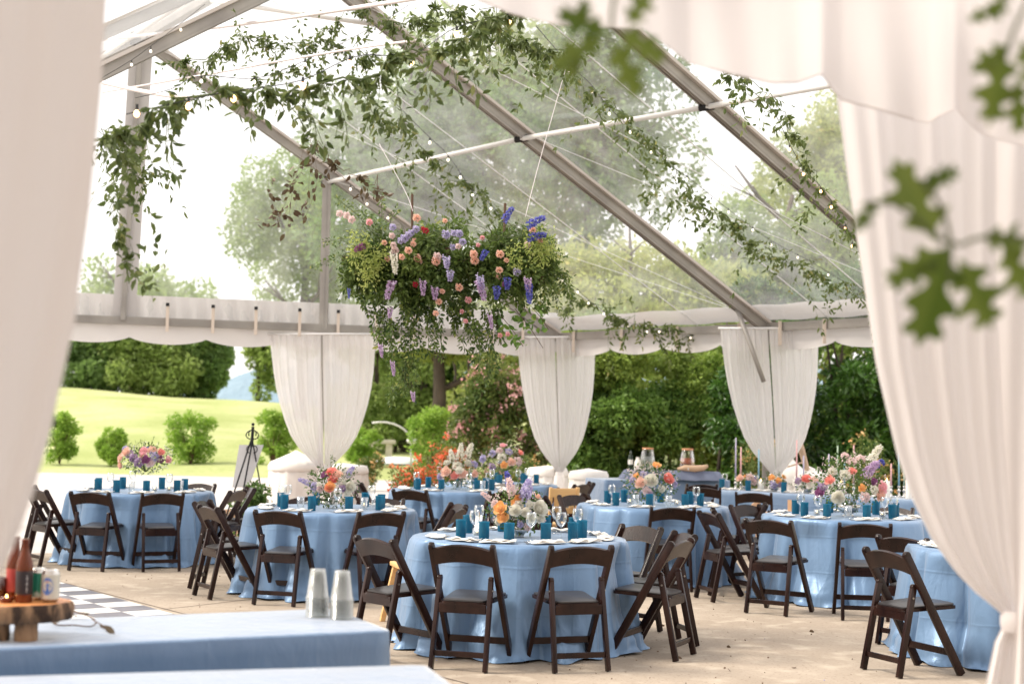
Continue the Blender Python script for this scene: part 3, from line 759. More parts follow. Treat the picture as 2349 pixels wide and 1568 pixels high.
# gable uprights
gq = onplane(742, 755, E1, EL); gt = onplane(750, 410, E1, EL)
mb = MB(); mb.box(tuple(L_(gq.lerp(gt, .5))), (.13, .10, (gt-gq).length)); mb.box(tuple(L_(gq.lerp(gt, .5))+Vector((.0, -.056, 0))), (.02, .02, (gt-gq).length)); mb.build('gable_post', M['alu'], TENT)
kq = onplane(284, 735, E1, EL); kt = Vector((HUB.x, HUB.y, HUB.z-.1))
mb = MB(); mb.bar(L_(kq), L_(kt), .34, .02, gd.normalized()); mb.build('king_post_cover', M['vinylwhite'], TENT)
mb = MB(); mb.bar(L_(kq)+Vector((0, -.06, 0)), L_(kt)+Vector((0, -.06, 0)), .07, .07, gd.normalized()); mb.build('king_post', M['alu'], TENT)
# brace
bp = E2.lerp(H2, .10)
tl = (E2.xy-Vector((bp.x, bp.y))).length
br0 = P2.lerp(E2, .885)
mb = MB(); b1 = Vector((E2.x-.02, E2.y-.12, 0)); b1.z = at(1750, 873, b1.y).z
brp = E2.lerp(P2, .12)
tubep('brace', at(1688, 700, brp.y), at(1752, 875, E2.y-.55), .034, M['alu'])
# clear roof panels, seams
def panel(name, a, b, c, d, mat, nu=10, nv=16, sag=.05, off=.10):
    V = []; F = []
    for i in range(nu+1):
        for j in range(nv+1):
            u_, v_ = i/nu, j/nv
            p = a.lerp(b, u_).lerp(d.lerp(c, u_), v_)+Vector((0, 0, off-sag*4*u_*(1-u_)+.012*math.sin(v_*25+u_*3)))
            V.append(tuple(L_(p)))
    for i in range(nu):
        for j in range(nv): k = i*(nv+1)+j; F.append([k, k+nv+1, k+nv+2, k+1])
    return obj(name, npmesh(name, V, F, mat, smooth=True), TENT)
bays = [(E1, E2, H2, HUB), (E2, E3, H3, H2)]
for a, b, c, d in bays:
    panel('roof_panel', a, b, c, d, M['vinylclear'])
    panel('roof_panel', mir(a, d), mir(b, c), c, d, M['vinylclear'])
E3b = E3+(E3-E2)*.8; H3b = H3+(H3-H2)*.8
panel('roof_panel', E3, E3b, H3b, H3, M['vinylclear'])
def strap(name, a, b, w_, mat, sag=0.0):
    A, B = L_(a), L_(b); d = (B-A).normalized(); s_ = d.cross(UPZ).normalized(); mb = MB(); m_ = 8
    for i in range(m_):
        t0_, t1_ = i/m_, (i+1)/m_
        f = lambda t: A.lerp(B, t)+Vector((0, 0, -sag*4*t*(1-t)))
        mb.bar(f(t0_), f(t1_), w_, .006, s_)
    return mb.build(name, mat, TENT)
seam_m = pmat('white_webbing', (.80, .80, .80), .6)
for (a, b, c, d) in bays:
    for u_ in (.36, .70):
        strap('roof_seam', a.lerp(b, u_)+UPZ*.07, d.lerp(c, u_)+UPZ*.07, .022, seam_m, -.0)
strap('cross_cable', HUB-UPZ*.05, E2+UPZ*.05, .018, seam_m); strap('cross_cable', P1-UPZ*.03, E2+UPZ*.10, .014, seam_m)
strap('cross_cable', H2.lerp(E2, .12), E3.lerp(P3, .18), .02, seam_m); strap('cross_cable', P2, E3+UPZ*.1, .014, seam_m)
# white eave strip of the roof on the right, clear gable wall, white band and valance
def strip(name, a, b, z0, z1, mat, n_=60, wav=.012, scal=0, parent=TENT, yoff=0, scn=1.0):
    V = []; F = []; ln = (b-a).length; side = (b-a).normalized().cross(UPZ)
    if side.y > 0: side = -side
    for i in range(n_+1):
        t = i/n_; p = a.lerp(b, t); s_ = t*ln
        for j, z in enumerate((z1, (z0+z1)/2, z0)):
            zz = z
            if j == 2 and scal: zz = z+scal*(1-abs(math.sin(math.pi*s_/scn))**.55)*1.0
            ww = wav*math.sin(s_*5.3+j*1.2)+wav*.7*math.sin(s_*12.1+j*2)+(wav*1.6*math.sin(s_*2*math.pi/.72*3+j) if name == 'gable_band' else 0)
            q = p+side*(yoff+ww*(.3 if j == 0 else 1)); V.append(tuple(L_(Vector((q.x, q.y, zz)))))
    for i in range(n_):
        for j in range(2): k = i*3+j; F.append([k, k+3, k+4, k+1])
    return obj(name, npmesh(name, V, F, mat, smooth=True), parent)
strip('valance', E1, GL, ZE-.34, ZE-.04, M['vinylwhite'], 260, scal=.11, yoff=-.06, scn=1.15)
strip('valance', E1, E2, ZE-.33, ZE-.03, M['vinylwhite'], 200, scal=.11, yoff=-.07, scn=1.15)
strip('valance', E2, E4, ZE-.33, ZE-.03, M['vinylwhite'], 240, scal=.11, yoff=-.07, scn=1.15)
strip('gable_band', E1, GL, ZE+.05, ZE+.40, M['vinylwhite'], 200, wav=.02, yoff=-.09)
for a, b, c, d in ((E1, E2, H2, HUB), (E2, E3, H3, H2), (E3, E4, H4, H3)):
    V = []; F = []; nn = 30
    for i in range(nn+1):
        u_ = i/nn; e0 = a.lerp(b, u_); hh = d.lerp(c, u_); dr = (hh-e0).normalized()
        for v_ in (-.02, .18, .36): V.append(tuple(L_(e0+dr*v_+UPZ*(.105+.01*math.sin(u_*25)))))
    for i in range(nn):
        for j in range(2): k = i*3+j; F.append([k, k+3, k+4, k+1])
    obj('eave_band', npmesh('eave_band', V, F, M['vinylwhite'], smooth=True), TENT)
# clear gable wall: triangle with its own thickness of vinyl
V = [E1+UPZ*.05, HUB, P1, kq, GL+UPZ*.05]
HL = mir(E1, HUB)
nn = 40; V = []; F = []
for i in range(nn+1):
    t = i/nn; b_ = E1.lerp(HL, t); top = ZE+(RZ-ZE)*(1-abs(2*t-1))+.02
    for j in range(7):
        v_ = j/6; V.append(tuple(L_(Vector((b_.x+.02*math.sin(t*30+v_*3), b_.y+.10+.03*math.sin(t*17+v_*5), ZE+.04+(top-ZE-.04)*v_)))))
for i in range(nn):
    for j in range(6): k = i*7+j; F.append([k, k+7, k+8, k+1])
obj('gable_wall', npmesh('gable_wall', V, F, M['vinylgable'], smooth=True), TENT)
for px in (498, 692): 
    a = onplane(px, 705, E1, EL)+Vector((0, -.0, 0)); tt = (E1.xy-a.xy).length/(E1.xy-HUB.xy).length
    b = Vector((a.x, a.y, ZE+(RZ-ZE)*tt)); strap('wall_seam', a, b, .03, seam_m)
# strap clips along the gable beam and the eave
for px in (388, 492, 590, 690, 778, 865, 950, 1130, 1200):
    a = onplane(px, 735, E1, EL); mb = MB(); mb.box(tuple(L_(Vector((a.x, a.y-.115, ZE+.06)))), (.045, .02, .42)); mb.build('strap', pmat('beige_webbing', (.62, .52, .44), .7) if 'beige_webbing' not in bpy.data.materials else bpy.data.materials['beige_webbing'], TENT)
    mb = MB(); mb.box(tuple(L_(Vector((a.x, a.y-.125, ZE+.26)))), (.05, .03, .05)); mb.build('buckle', M['darkmetal'], TENT)
for t in (.1, .35, .62, .9):
    for (a, b) in ((E1, E2), (E2, E3)):
        p = a.lerp(b, t); mb = MB(); mb.box(tuple(L_(p+Vector((-.06, -.06, -.10)))), (.045, .03, .34)); mb.build('strap', bpy.data.materials['beige_webbing'], TENT)

# ------------------------------------------------------------------ tied curtains on the legs
PROF = [(0, 1.0), (.12, .985), (.27, .95), (.4, .90), (.52, .83), (.64, .735), (.75, .62), (.84, .47), (.91, .30), (.96, .17), (1.0, .085)]
def prof(t):
    for (a, va), (b, vb) in zip(PROF[:-1], PROF[1:]):
        if t <= b: return va+(vb-va)*(t-a)/(b-a)
    return PROF[-1][1]
def tied_curtain(label, pxl, pxr, pyt, pxc, pyt2, Y, halves=True, tail=True, skew=0):
    a = at(pxl, pyt, Y); b = at(pxr, pyt, Y); c = at(pxc, pyt2, Y); hw = (b-a).length/2; mid = (a+b)/2
    t = thing('tied_curtain', label, 'curtain', (c.x, Y, 0), group='sheer white curtains tied at the tent legs')
    O = Vector((c.x, Y, 0))
    for side in (-1, 1):
        V = []; F = []; nu, nv = 42, 40
        for j in range(nv+1):
            tt = j/nv; wdt = hw*prof(tt); z = mid.z+(c.z-mid.z)*tt; cxm = mid.x+(c.x-mid.x)*tt
            for i in range(nu+1):
                u_ = i/nu; uu = side*(1-u_*.985 if True else 0)
                ph = 9*math.pi*u_
                amp = .019*(1-.55*tt)*min(1, .35+tt*4)
                dx = .012*math.sin(ph*1.7+tt*3)*(1-tt)
                sagz = -.05*math.sin(math.pi*min(1, tt*1.4))*(1-abs(uu))*0
                V.append((cxm-O.x+uu*wdt+dx, -.10+amp*math.sin(ph+.6*math.sin(tt*4))+.012*math.sin(ph*2.3+tt*6), z+sagz))
        for j in range(nv):
            for i in range(nu): k = j*(nu+1)+i; F.append([k, k+1, k+nu+2, k+nu+1])
        obj('curtain_panel', npmesh('curtain_panel', V, F, M['curtain'], smooth=True), t)
    MB().tube([tuple(a-O+Vector((-.03, -.10, .0))), tuple(b-O+Vector((.03, -.10, .0)))], .018, 8).build('curtain_rod', M['white_pole'], t, smooth=True)
    V = []; F = []; zt = c.z; n_ = 28
    prf = [(0, .085), (.04, .07), (.10, .10), (.3, .12), (.6, .13), (1, .15)]
    for (s_, r_) in prf:
        for k in range(n_):
            an = 2*math.pi*k/n_; rr_ = r_*hw/.85*(1+.13*math.sin(5*an))
            V.append((math.cos(an)*rr_, -.08+math.sin(an)*rr_*.8, zt*(1-s_)+.005))
    for i in range(len(prf)-1):
        for k in range(n_): k2 = (k+1) % n_; F.append([i*n_+k, i*n_+k2, (i+1)*n_+k2, (i+1)*n_+k])
    obj('curtain_tail', npmesh('curtain_tail', V, F, M['curtain'], smooth=True), t)
    MB().lathe([(.085*hw/.85, -.02), (.095*hw/.85, 0), (.085*hw/.85, .02)], 20, (0, -.08, zt-.03), sy=.8).build('tie', M['curtain'], t)
    return t
tied_curtain('white sheer curtain tied at the tent leg left of the flower chandelier', 621, 862, 767, 745, 1078, E1.y+ (EL-E1).y*.5-.15)
tied_curtain('white sheer curtain tied at the corner tent leg, the narrowest one, behind the farthest table', 1186, 1364, 774, 1283, 1082, E1.y-.15)
tied_curtain('white sheer curtain tied at the right tent leg, with a metal brace before it', 1650, 1873, 754, 1778, 1090, E2.y-.15)
# weight barrels under canvas covers
def barrel(label, px, Y, hw, h, peak, px_peak=0):
    x = m_at(px, Y); t = thing('weight_barrel', label, 'covered barrel', (x, Y, 0), group='canvas covered tent weights')
    n_ = 56; V = []; F = []
    rows = [(0, 1.18), (.25, 1.12), (.6, 1.05), (.93, 1.0), (1.0, .97), (1.0+peak*.35, .60), (1.0+peak*.75, .22), (1+peak, .03)]
    for (s_, r_) in rows:
        for k in range(n_):
            an = 2*math.pi*k/n_; f = hw*r_*(1+.035*math.sin(7*an+s_*2)*(1.3-min(s_, 1)) + .02*math.sin(17*an))
            off = px_peak*max(0, s_-1)/max(peak, .01)
            V.append((math.cos(an)*f+off, math.sin(an)*f, s_*h))
    for i in range(len(rows)-1):
        for k in range(n_): k2 = (k+1) % n_; F.append([i*n_+k, i*n_+k2, (i+1)*n_+k2, (i+1)*n_+k])
    obj('canvas_cover', npmesh('canvas_cover', V, F, M['canvas'], smooth=True), t)
    V = []; F = []
    for r_, z in ((1.0, .965), (1.035, .93), (1.045, .86), (1.03, .84)):
        for k in range(n_):
            an = 2*math.pi*k/n_; V.append((math.cos(an)*hw*(r_+.02), math.sin(an)*hw*(r_+.02), z*h))
    for i in range(3):
        for k in range(n_): k2 = (k+1) % n_; F.append([i*n_+k, i*n_+k2, (i+1)*n_+k2, (i+1)*n_+k])
    obj('cover_hem', npmesh('cover_hem', V, F, M['canvas'], smooth=True), t)
    return t
YB = E1.y
barrel('canvas covered tent weight with a pointed top left of the first tied curtain', 682, YB-.2, .43, .86, .22, .0)
barrel('canvas covered tent weight behind the tail of the first tied curtain', 790, YB+.3, .40, .80, .05)
barrel('canvas covered tent weight left of the corner curtain tail', 1258, YB+.3, .33, .82, .05)
barrel('canvas covered tent weight right of the corner curtain tail, with a flared skirt', 1352, YB-.4, .31, .80, .06)
barrel('canvas covered tent weight with pointed top right of the third tied curtain', 1872, E2.y+.2, .32, .86, .18, -.10)
barrel('canvas covered tent weight directly beside the third curtain tail', 1812, E2.y+.5, .30, .88, .28, .03)
t = thing('ratchet_strap', 'tan ratchet strap running from the third tent leg down to the covered weight', 'strap', (at(1850, 1075, E2.y+.2).x, E2.y+.2, 0))
O = Vector(t.location)
MB().tube([tuple(at(1829, 985, E2.y+.1)-O), tuple(at(1838, 1030, E2.y+.1)-O), tuple(at(1853, 1082, E2.y+.15)-O)], [.02, .05, .035], 6).build('webbing', M['rope'], t)
MB().tube([tuple(at(1800, 1072, E2.y+.1)-O), tuple(at(1840, 1060, E2.y+.1)-O)], .012, 5).build('tail_strap', M['rope'], t)

# ================================================================== TABLES AND CHAIRS
TB = {  # name: (x, y, nth, label for the place)
 1: (0.075, 10.66, 'the nearest round table'),
 2: (-1.625, 13.65, 'the round table behind the cups'),
 3: (-4.00, 16.19, 'the far left round table'),
 4: (-0.66, 17.9, 'the table before the azaleas'),
 5: (-0.13, 19.8, 'the farthest round table'),
 6: (1.475, 15.25, 'the pink peony table'),
 7: (3.13, 13.88, 'the silver bowl table'),
 8: (3.60, 10.50, 'the rightmost round table'),
}
TZ = .75; TR = .76
# ---- chair
def make_chair():
    t = thing('folding_chair', '', 'chair')
    for s in (-1, 1):
        mb = MB(); x = s*.205
        pts = [(-.235, .775), (.20, .0)]
        mb.bar((x, -.235, .775), (x*1.02, .205, .004), .030, .052)
        mb.tube([(x-.0145, -.232, .772), (x+.0145, -.232, .772)], .0265, 14)
        mb.build('back_post', M['chair'], t, smooth=True, bevel=.005)
        mb = MB(); x2 = s*.172
        mb.bar((x2, -.150, .565), (x2*1.05, -.268, .004), .028, .040)
        mb.tube([(x2-.0137, -.150, .566), (x2+.0137, -.150, .566)], .022, 12)
        rl = mb.build('rear_leg', M['chair'], t, smooth=True, bevel=.004)
        MB().tube([(x2+.010*s, -.166, .50), (x2+.022*s, -.166, .50)], .007, 8).build('rivet', M['metal'], rl)
    # curved slat
    V = []; F = []; n_ = 14
    for i in range(n_+1):
        u_ = i/n_*2-1; x = u_*.192; arch = .030*(1-u_*u_); cy_ = -.018*(1-u_*u_)
        for (zz, yy) in ((.655+arch*.85, -.182), (.757+arch, -.238)):
            for d in (-.009, .009): V.append((x, yy+cy_+d-.004, zz+d*.5))
    for i in range(n_):
        a = i*4; b = a+4
        F += [[a, b, b+2, a+2], [a+1, a+3, b+3, b+1], [a+2, b+2, b+3, a+3], [a, a+1, b+1, b]]
    F += [[0, 2, 3, 1], [n_*4, n_*4+1, n_*4+3, n_*4+2]]
    MB().add(V, F).build('backrest', M['chair'], t, smooth='auto')
    # seat
    mb = MB(); pts = []
    def rr_shape(w0, w1, y0, y1, r, z):
        P = []
        for (cx_, cy_, a0, w) in ((w1-r, y1-r, 0, 1), (-w1+r, y1-r, 90, 1), (-w0+r, y0+r, 180, 0), (w0-r, y0+r, 270, 0)):
            for k in range(5):
                a = R(a0+k*22.5); P.append((cx_+r*math.cos(a), cy_+r*math.sin(a), z))
        return P
    def slab(mb, w0, w1, y0, y1, r, z0, z1, tilt=.05, dome=0):
        A = rr_shape(w0, w1, y0, y1, r, z0); B = rr_shape(w0, w1, y0, y1, r, z1-dome); Cc = rr_shape(w0-.02, w1-.02, y0+.02, y1-.02, r, z1)
        n_ = len(A); V = [(x, y, z+tilt*y) for x, y, z in A+B+Cc]
        F = [list(range(n_))[::-1], [2*n_+i for i in range(n_)]]
        for i in range(n_):
            j = (i+1) % n_; F += [[i, j, n_+j, n_+i], [n_+i, n_+j, 2*n_+j, 2*n_+i]]
        mb.add(V, F)
    slab(mb, .150, .187, -.21, .195, .035, .415, .438, dome=.003)
    fr = mb.build('seat_frame', M['chair'], t, smooth='auto')
    mb = MB(); slab(mb, .142, .178, -.20, .187, .035, .4385, .455, dome=.008); mb.build('seat_pad', M['seat'], fr, smooth='auto')
    mb = MB(); mb.box((0, -.200, .385), (.316, .016, .062)); mb.build('apron', M['chair'], t, bevel=.004)
    mb = MB(); mb.box((0, -.246, .105), (.335, .018, .036)); mb.build('rear_stretcher', M['chair'], t, bevel=.004)
    mb = MB(); mb.box((0, .118, .150), (.386, .020, .044)); mb.build('front_stretcher', M['chair'], t, bevel=.004)
    return t
CH0 = make_chair(); CH0_used = False
def chair(x, y, rz, label, group):
    global CH0_used
    if not CH0_used:
        CH0_used = True; CH0.location = (x, y, 0); CH0.rotation_euler = (0, 0, rz); CH0['label'] = label; CH0['group'] = group; return CH0
    return dup(CH0, (x, y, 0), rz, label, group)
def tchair(k, deg, r, text, twist=0):
    x, y, nm = TB[k]; a = R(deg)
    chair(x+math.cos(a)*r, y+math.sin(a)*r, a+math.pi/2+R(twist), f'brown chair {text} of {nm}', 'folding chairs around the round tables')
CH = {1: [(-107, 1.03, 'at the front left, back to us,', 0), (-71.5, 1.0, 'at the front right, back to us,', 0), (-140, 1.02, 'seen side-on at the left', 0),
          (-26, .99, 'seen side-on at the right', 0), (6, .98, 'just behind the side-on right one', 8), (41, 1.02, 'facing us at the back right', 0)],
      2: [(-106, .93, 'at the front left, back to us,', 0), (-62, .93, 'at the front right, back to us,', 0), (-147, .96, 'seen side-on at the front left', 0),
          (172, 1.0, 'behind the side-on one at the left', 0), (-14, .98, 'seen side-on at the right', 0), (22, 1.0, 'angled at the back right', 0), (108, 1.0, 'whose top edge shows behind the left', 0), (72, 1.0, 'whose top edge shows behind the right', 0)],
      3: [(-101, .97, 'at the front left, back to us,', 0), (-66, .97, 'at the front right, back to us,', 0), (-138, .95, 'angled at the front left corner', 0), (-175, .95, 'farther back on the left', 0),
          (-12, .88, 'seen side-on at the right', 0), (22, .96, 'farther back on the right', 0), (72, 1.0, 'whose thin top edge shows behind', 0)],
      4: [(-112, 1.0, 'at the front left, back to us,', 0), (-60, 1.0, 'at the front right, back to us,', 0), (168, 1.0, 'at the left', 0), (60, 1.0, 'showing behind the right side', 0), (-8, 1.0, 'seen side-on at the right', 0)],
      5: [(-30, 1.0, 'angled at the front right', 0), (5, 1.0, 'seen side-on at the right', 0)],
      6: [(-86, .90, 'at the front, back to us,', 0), (-170, 1.02, 'seen side-on at the left', 0), (158, 1.02, 'angled behind the side-on left one', 0), (-9, .90, 'seen side-on at the right', 0), (128, 1.02, 'tucked at the back left', 0)],
      7: [(-125, 1.42, 'angled at the front left, back to us,', 0), (-97, 1.42, 'at the front, back to us,', 0), (-163, 1.15, 'seen side-on at the left', 0), (174, .98, 'angled at the back left', 0), (128, 1.02, 'behind the left rear', 0), (55, 1.0, 'showing behind the right', 0)],
      8: []}
gx8 = 'folding chairs around the round tables'
for k, lst in CH.items():
    for (a, r, txt, tw) in lst: tchair(k, a, r, txt, tw)
chair(2.65, 9.72, R(-66), 'brown chair nearest to the ivory drape, left of the rightmost round table', gx8)
chair(3.03, 10.96, R(-49), 'brown chair turned away, just behind the one nearest the ivory drape', gx8)
# ---- cloth
def cloth(k, seed, chair_deg, R_=TR):
    x0, y0, nm = TB[k]; rr = random.Random(seed)
    nth = 300; top = 5; drop = 30
    th = np.linspace(0, 2*np.pi, nth, endpoint=False)
    ca = np.radians(np.array([c for c in chair_deg])) if chair_deg else np.array([0.])
    # distance to nearest chair
    dm = np.min(np.abs((th[:, None]-ca[None, :]+np.pi) % (2*np.pi)-np.pi), axis=1)
    ind = np.exp(-(dm/.20)**2)
    ph = [rr.uniform(0, 6.28) for _ in range(8)]
    N_ = rr.choice([12, 13, 14]); wob = .7*np.sin(2*th+ph[1])+.5*np.sin(3*th+ph[3])+.25*np.sin(5*th+ph[5])
    rid = np.abs(np.cos((N_*th+ph[0]+wob)/2))
    big = (1-np.clip(1-rid*1.6, 0, 1)**1.3)*(.7+.3*np.sin(3*th+ph[6])**2)
    med = .5+.5*np.cos(17*th+ph[2]+1.1*np.sin(3*th+ph[3]))
    small = np.cos(41*th+ph[4]+1.5*np.sin(5*th+ph[5]))
    amp_th = .6+.4*np.sin(3*th+ph[6])
    V = [(0, 0, TZ+.004)]; F = []
    for j in range(1, top+1):
        r = R_*j/top
        for i in range(nth): V.append((math.cos(th[i])*r, math.sin(th[i])*r, TZ+.004-(.004 if j == top else 0)))
    for j in range(1, drop+1):
        t = j/drop
        z = TZ*(1-t)
        base = R_+.004+.015*t
        f = t**.75
        rad = base+(t**.55)*(.125*big+.03*med*amp_th+.007*small*t)-ind*.085*np.clip(1.4*math.sin(math.pi*min(1, t*1.15)), 0, 1)
        if t > .93: rad = rad+(t-.93)*(.6*med)
        sh = .03*t*np.sin(7*th+ph[7])
        hem = .012+.008*np.sin(13*th+ph[2])
        for i in range(nth):
            a = th[i]+sh[i]; V.append((math.cos(a)*rad[i], math.sin(a)*rad[i], max(z, hem[i])))
    for i in range(nth): F.append([0, 1+i, 1+(i+1) % nth])
    for j in range(top+drop-1):
        for i in range(nth):
            i2 = (i+1) % nth; a = 1+j*nth
            F.append([a+i, a+nth+i, a+nth+i2, a+i2])
    me = npmesh('tablecloth', V, F, M['blue'], smooth=True)
    return obj('tablecloth', me, loc=(x0, y0, 0), label=f'satin blue floor-length cloth draped over {nm}', cat='tablecloth', group='blue round tablecloths')
# table under the cloth
def make_table():
    t = thing('round_table', '', 'table')
    MB().lathe([(.001, TZ-.022), (TR-.012, TZ-.022), (TR-.008, TZ-.012), (TR-.012, TZ-.002), (.001, TZ-.002)], 64).build('tabletop', M['wood_table'], t)
    for sx in (-1, 1):
        mb = MB(); mb.tube([(sx*.42, -.30, TZ-.03), (sx*.42, -.30, .02), (sx*.42, .30, .02), (sx*.42, .30, TZ-.03)], .014, 8); mb.build('leg', M['darkmetal'], t)
    return t
T0 = make_table(); first = True
for k, (x, y, nm) in TB.items():
    lab = f'round folding table under the blue cloth, {nm}'
    if first: T0.location = (x, y, 0); T0['label'] = lab; T0['group'] = 'round tables'; first = False
    else: dup(T0, (x, y, 0), 0, lab, 'round tables')
    cloth(k, k*3+1, [c[0] for c in CH[k]] if k != 8 else [-141, 174])

# ---- tableware prototypes (meshes shared)
prof_t = [(.001, .012), (.029, .012), (.030, .018)]
tum_out = [(.026, .0), (.032, .001), (.034, .006), (.0355, .02)]
for q in range(9): z = .026+q*.010; tum_out += [(.0358, z), (.0368, z+.004), (.0358, z+.008)]
tum_out += [(.0375, .122), (.0385, .130), (.0370, .1305), (.0345, .122), (.033, .02), (.001, .014)]
ME_TUM = MB().lathe([(.001, 0)]+tum_out, 26).mesh('tumbler', M['tumbler'], smooth=True)
wg = [(.001, .0), (.034, .0), (.033, .003), (.006, .006), (.0042, .02), (.0042, .085), (.008, .098), (.026, .112), (.036, .135), (.0385, .155), (.036, .180), (.032, .200), (.0312, .200), (.035, .180), (.0373, .155), (.0345, .136), (.024, .114), (.001, .104)]
ME_WG = MB().lathe(wg, 26).mesh('wine_glass', M['glass'], smooth=True)
ct = [(.001, 0), (.027, 0), (.029, .004), (.036, .118), (.0345, .118), (.0265, .02), (.001, .016)]
ME_CT = MB().lathe(ct, 22).mesh('water_glass', M['glass'], smooth=True)
vt = [(.001, 0), (.026, 0), (.028, .004), (.029, .062), (.0275, .062), (.0265, .01), (.001, .008)]
ME_VT = MB().lathe(vt, 20).mesh('votive_holder', M['glass'], smooth=True)
ME_VW = MB().lathe([(.001, .010), (.022, .010), (.022, .034), (.001, .036)], 14).mesh('candle', M['wax'], smooth=True)
ME_VF = MB().lathe([(.001, .036), (.004, .041), (.003, .049), (.0005, .056)], 8).mesh('flame', M['flame'], smooth=True)
def napkin_mesh(seed):
    rr = random.Random(seed); mb = MB(); z = .004
    for q in range(3):
        wv = [rr.uniform(-.004, .004) for _ in range(6)]
        V = []; F = []; nx_, ny_ = 12, 5
        for s_ in (0, 1):
            for i in range(nx_+1):
                for j in range(ny_+1):
                    u_, v_ = i/nx_-.5, j/ny_-.5
                    V.append((u_*(.235-q*.012)+.012*q, v_*(.10-q*.006)+.006*math.sin(u_*9+q)+(q*.008), z+s_*.0035+.005*math.sin(u_*11+v_*4+wv[0]*400)*(.5+q*.4)+.002*math.sin(v_*20)+.004))
        N = (nx_+1)*(ny_+1)
        for i in range(nx_):
            for j in range(ny_):
                a = i*(ny_+1)+j; F += [[a, a+1, a+ny_+2, a+ny_+1], [N+a, N+a+ny_+1, N+a+ny_+2, N+a+1]]
        for i in range(nx_): 
            a = i*(ny_+1); F.append([a, a+ny_+1, N+a+ny_+1, N+a]); a += ny_; F.append([a, N+a, N+a+ny_+1, a+ny_+1])
        for j in range(ny_):
            a = j; F.append([a, N+a, N+a+1, a+1]); a = nx_*(ny_+1)+j; F.append([a, a+1, N+a+1, N+a])
        mb.add(V, F); z += .005
    return mb.mesh('folded_napkin', M['napkin'], smooth=True)
ME_NP = [napkin_mesh(s) for s in (1, 2, 3)]
ME_FK = None
def fork_mesh():
    mb = MB(); mb.bar((-.10, 0, .004), (.02, 0, .004), .007, .0018, (0, 1, 0)); mb.bar((.02, 0, .004), (.045, 0, .005), .018, .0018, (0, 1, 0))
    for q in range(4): mb.bar((.045, -.0078+q*.0052, .005), (.085, -.0078+q*.0052, .004), .0026, .0016, (0, 1, 0))
    return mb.mesh('fork', M['silver'])
ME_FK = fork_mesh()
SECT = {0: 'right-hand place', 1: 'back right place', 2: 'back place', 3: 'back left place', 4: 'left-hand place', 5: 'front left place', 6: 'front place', 7: 'front right place'}
def sect(deg): return int(round((deg % 360)/45.0)) % 8
def setting(k, degs, water=(), wine=(), zt=TZ+.004, rg=.47, place=None):
    x0, y0, nm = TB[k]; cnt = {}
    for i, d in enumerate(degs):
        a = R(d); s_ = SECT[sect(d)]; cnt[s_] = cnt.get(s_, 0)+1
        if cnt[s_] > 1: s_ = 'second '+s_
        P = lambda r, off=0: (x0+math.cos(a)*r-math.sin(a)*off, y0+math.sin(a)*r+math.cos(a)*off, zt)
        jit = random.uniform(-.02, .02)
        obj('tumbler', ME_TUM, loc=P(rg+jit, .04), label=f'blue ribbed glass tumbler at the {s_} of {nm}', cat='tumbler', group='blue ribbed tumblers')
        if i in wine: obj('wine_glass', ME_WG, loc=P(rg-.02+jit, -.06), label=f'clear stemmed wine glass at the {s_} of {nm}', cat='wine glass', group='stemmed wine glasses')
        if i in water: obj('water_glass', ME_CT, loc=P(rg-.07+jit, -.11), label=f'plain clear drinking glass at the {s_} of {nm}', cat='glass', group='plain clear glasses')
        obj('folded_napkin', ME_NP[i % 3], loc=P(.635, -.01), rot=(0, 0, a+math.pi/2+random.uniform(-.15, .15)), label=f'folded white napkin at the {s_} of {nm}', cat='napkin', group='folded white napkins')
        obj('fork', ME_FK, loc=(P(.58, -.14)[0], P(.58, -.14)[1], zt+.002), rot=(0, 0, a+random.uniform(-.2, .2)), label=f'silver fork at the {s_} of {nm}', cat='fork', group='silver forks')
def votive(x, y, z, lab, group='glass votive candles'):
    t = thing('votive', lab, 'candle', (x, y, z), group=group)
    obj('holder', ME_VT, t); c = obj('candle', ME_VW, t); obj('flame', ME_VF, c)
setting(1, [-155, -127, -103, -72, -44, -14, 24, 60, 100, 140], wine=(1, 3, 4, 6, 7, 9), water=())
setting(2, [-150, -111, -69, -25, 10, 50, 110, 165], wine=(0, 2, 5, 7), water=(3, 4, 1))
setting(3, [-150, -115, -75, -30, 20, 72, 125, 170], wine=(1, 3, 6), water=(2, 4))
setting(4, [-155, -112, -60, -15, 30, 80, 130, 175], wine=(0, 2, 4), water=(3, 6))
setting(5, [-140, -95, -50, -5, 45, 90, 135], wine=(0, 1, 2, 4), water=(3,))
setting(6, [-150, -105, -60, -20, 25, 70, 120, 165], wine=(0, 3, 5), water=(2, 1))
setting(7, [-160, -126, -84, -45, -10, 35, 90, 150], wine=(0, 1, 3, 4), water=(2, 6))
setting(8, [-165, 170, 120], wine=(), water=())
for k, sp in {1: ((-.30, -.10), (.20, .16), (-.26, .10)), 2: ((-.16, -.2), (.16, -.18), (.3, -.05)), 3: ((.2, -.25), (.32, -.1)), 4: ((-.2, -.15), (.2, -.2)), 6: ((-.25, -.12), (.22, -.2)), 7: ((-.28, -.1), (.3, -.2))}.items():
    x0, y0, nm = TB[k]
    for i, (dx, dy) in enumerate(sp): votive(x0+dx, y0+dy, TZ+.005, f'glass votive candle, {("left", "right", "middle")[i]} one beside the flowers on {nm}')
# table number card on the nearest table and small black salt and pepper
x0, y0, nm = TB[1]
mb = MB(); mb.box((0, 0, .065), (.008, .10, .13)); mb.build('table_card', pmat('card_white', (.85, .83, .82), .7), loc=(x0-.30, y0+.12, TZ+.005), rot=(0, .1, .5), label='blank white card standing left of the bouquet on the nearest round table', cat='card')

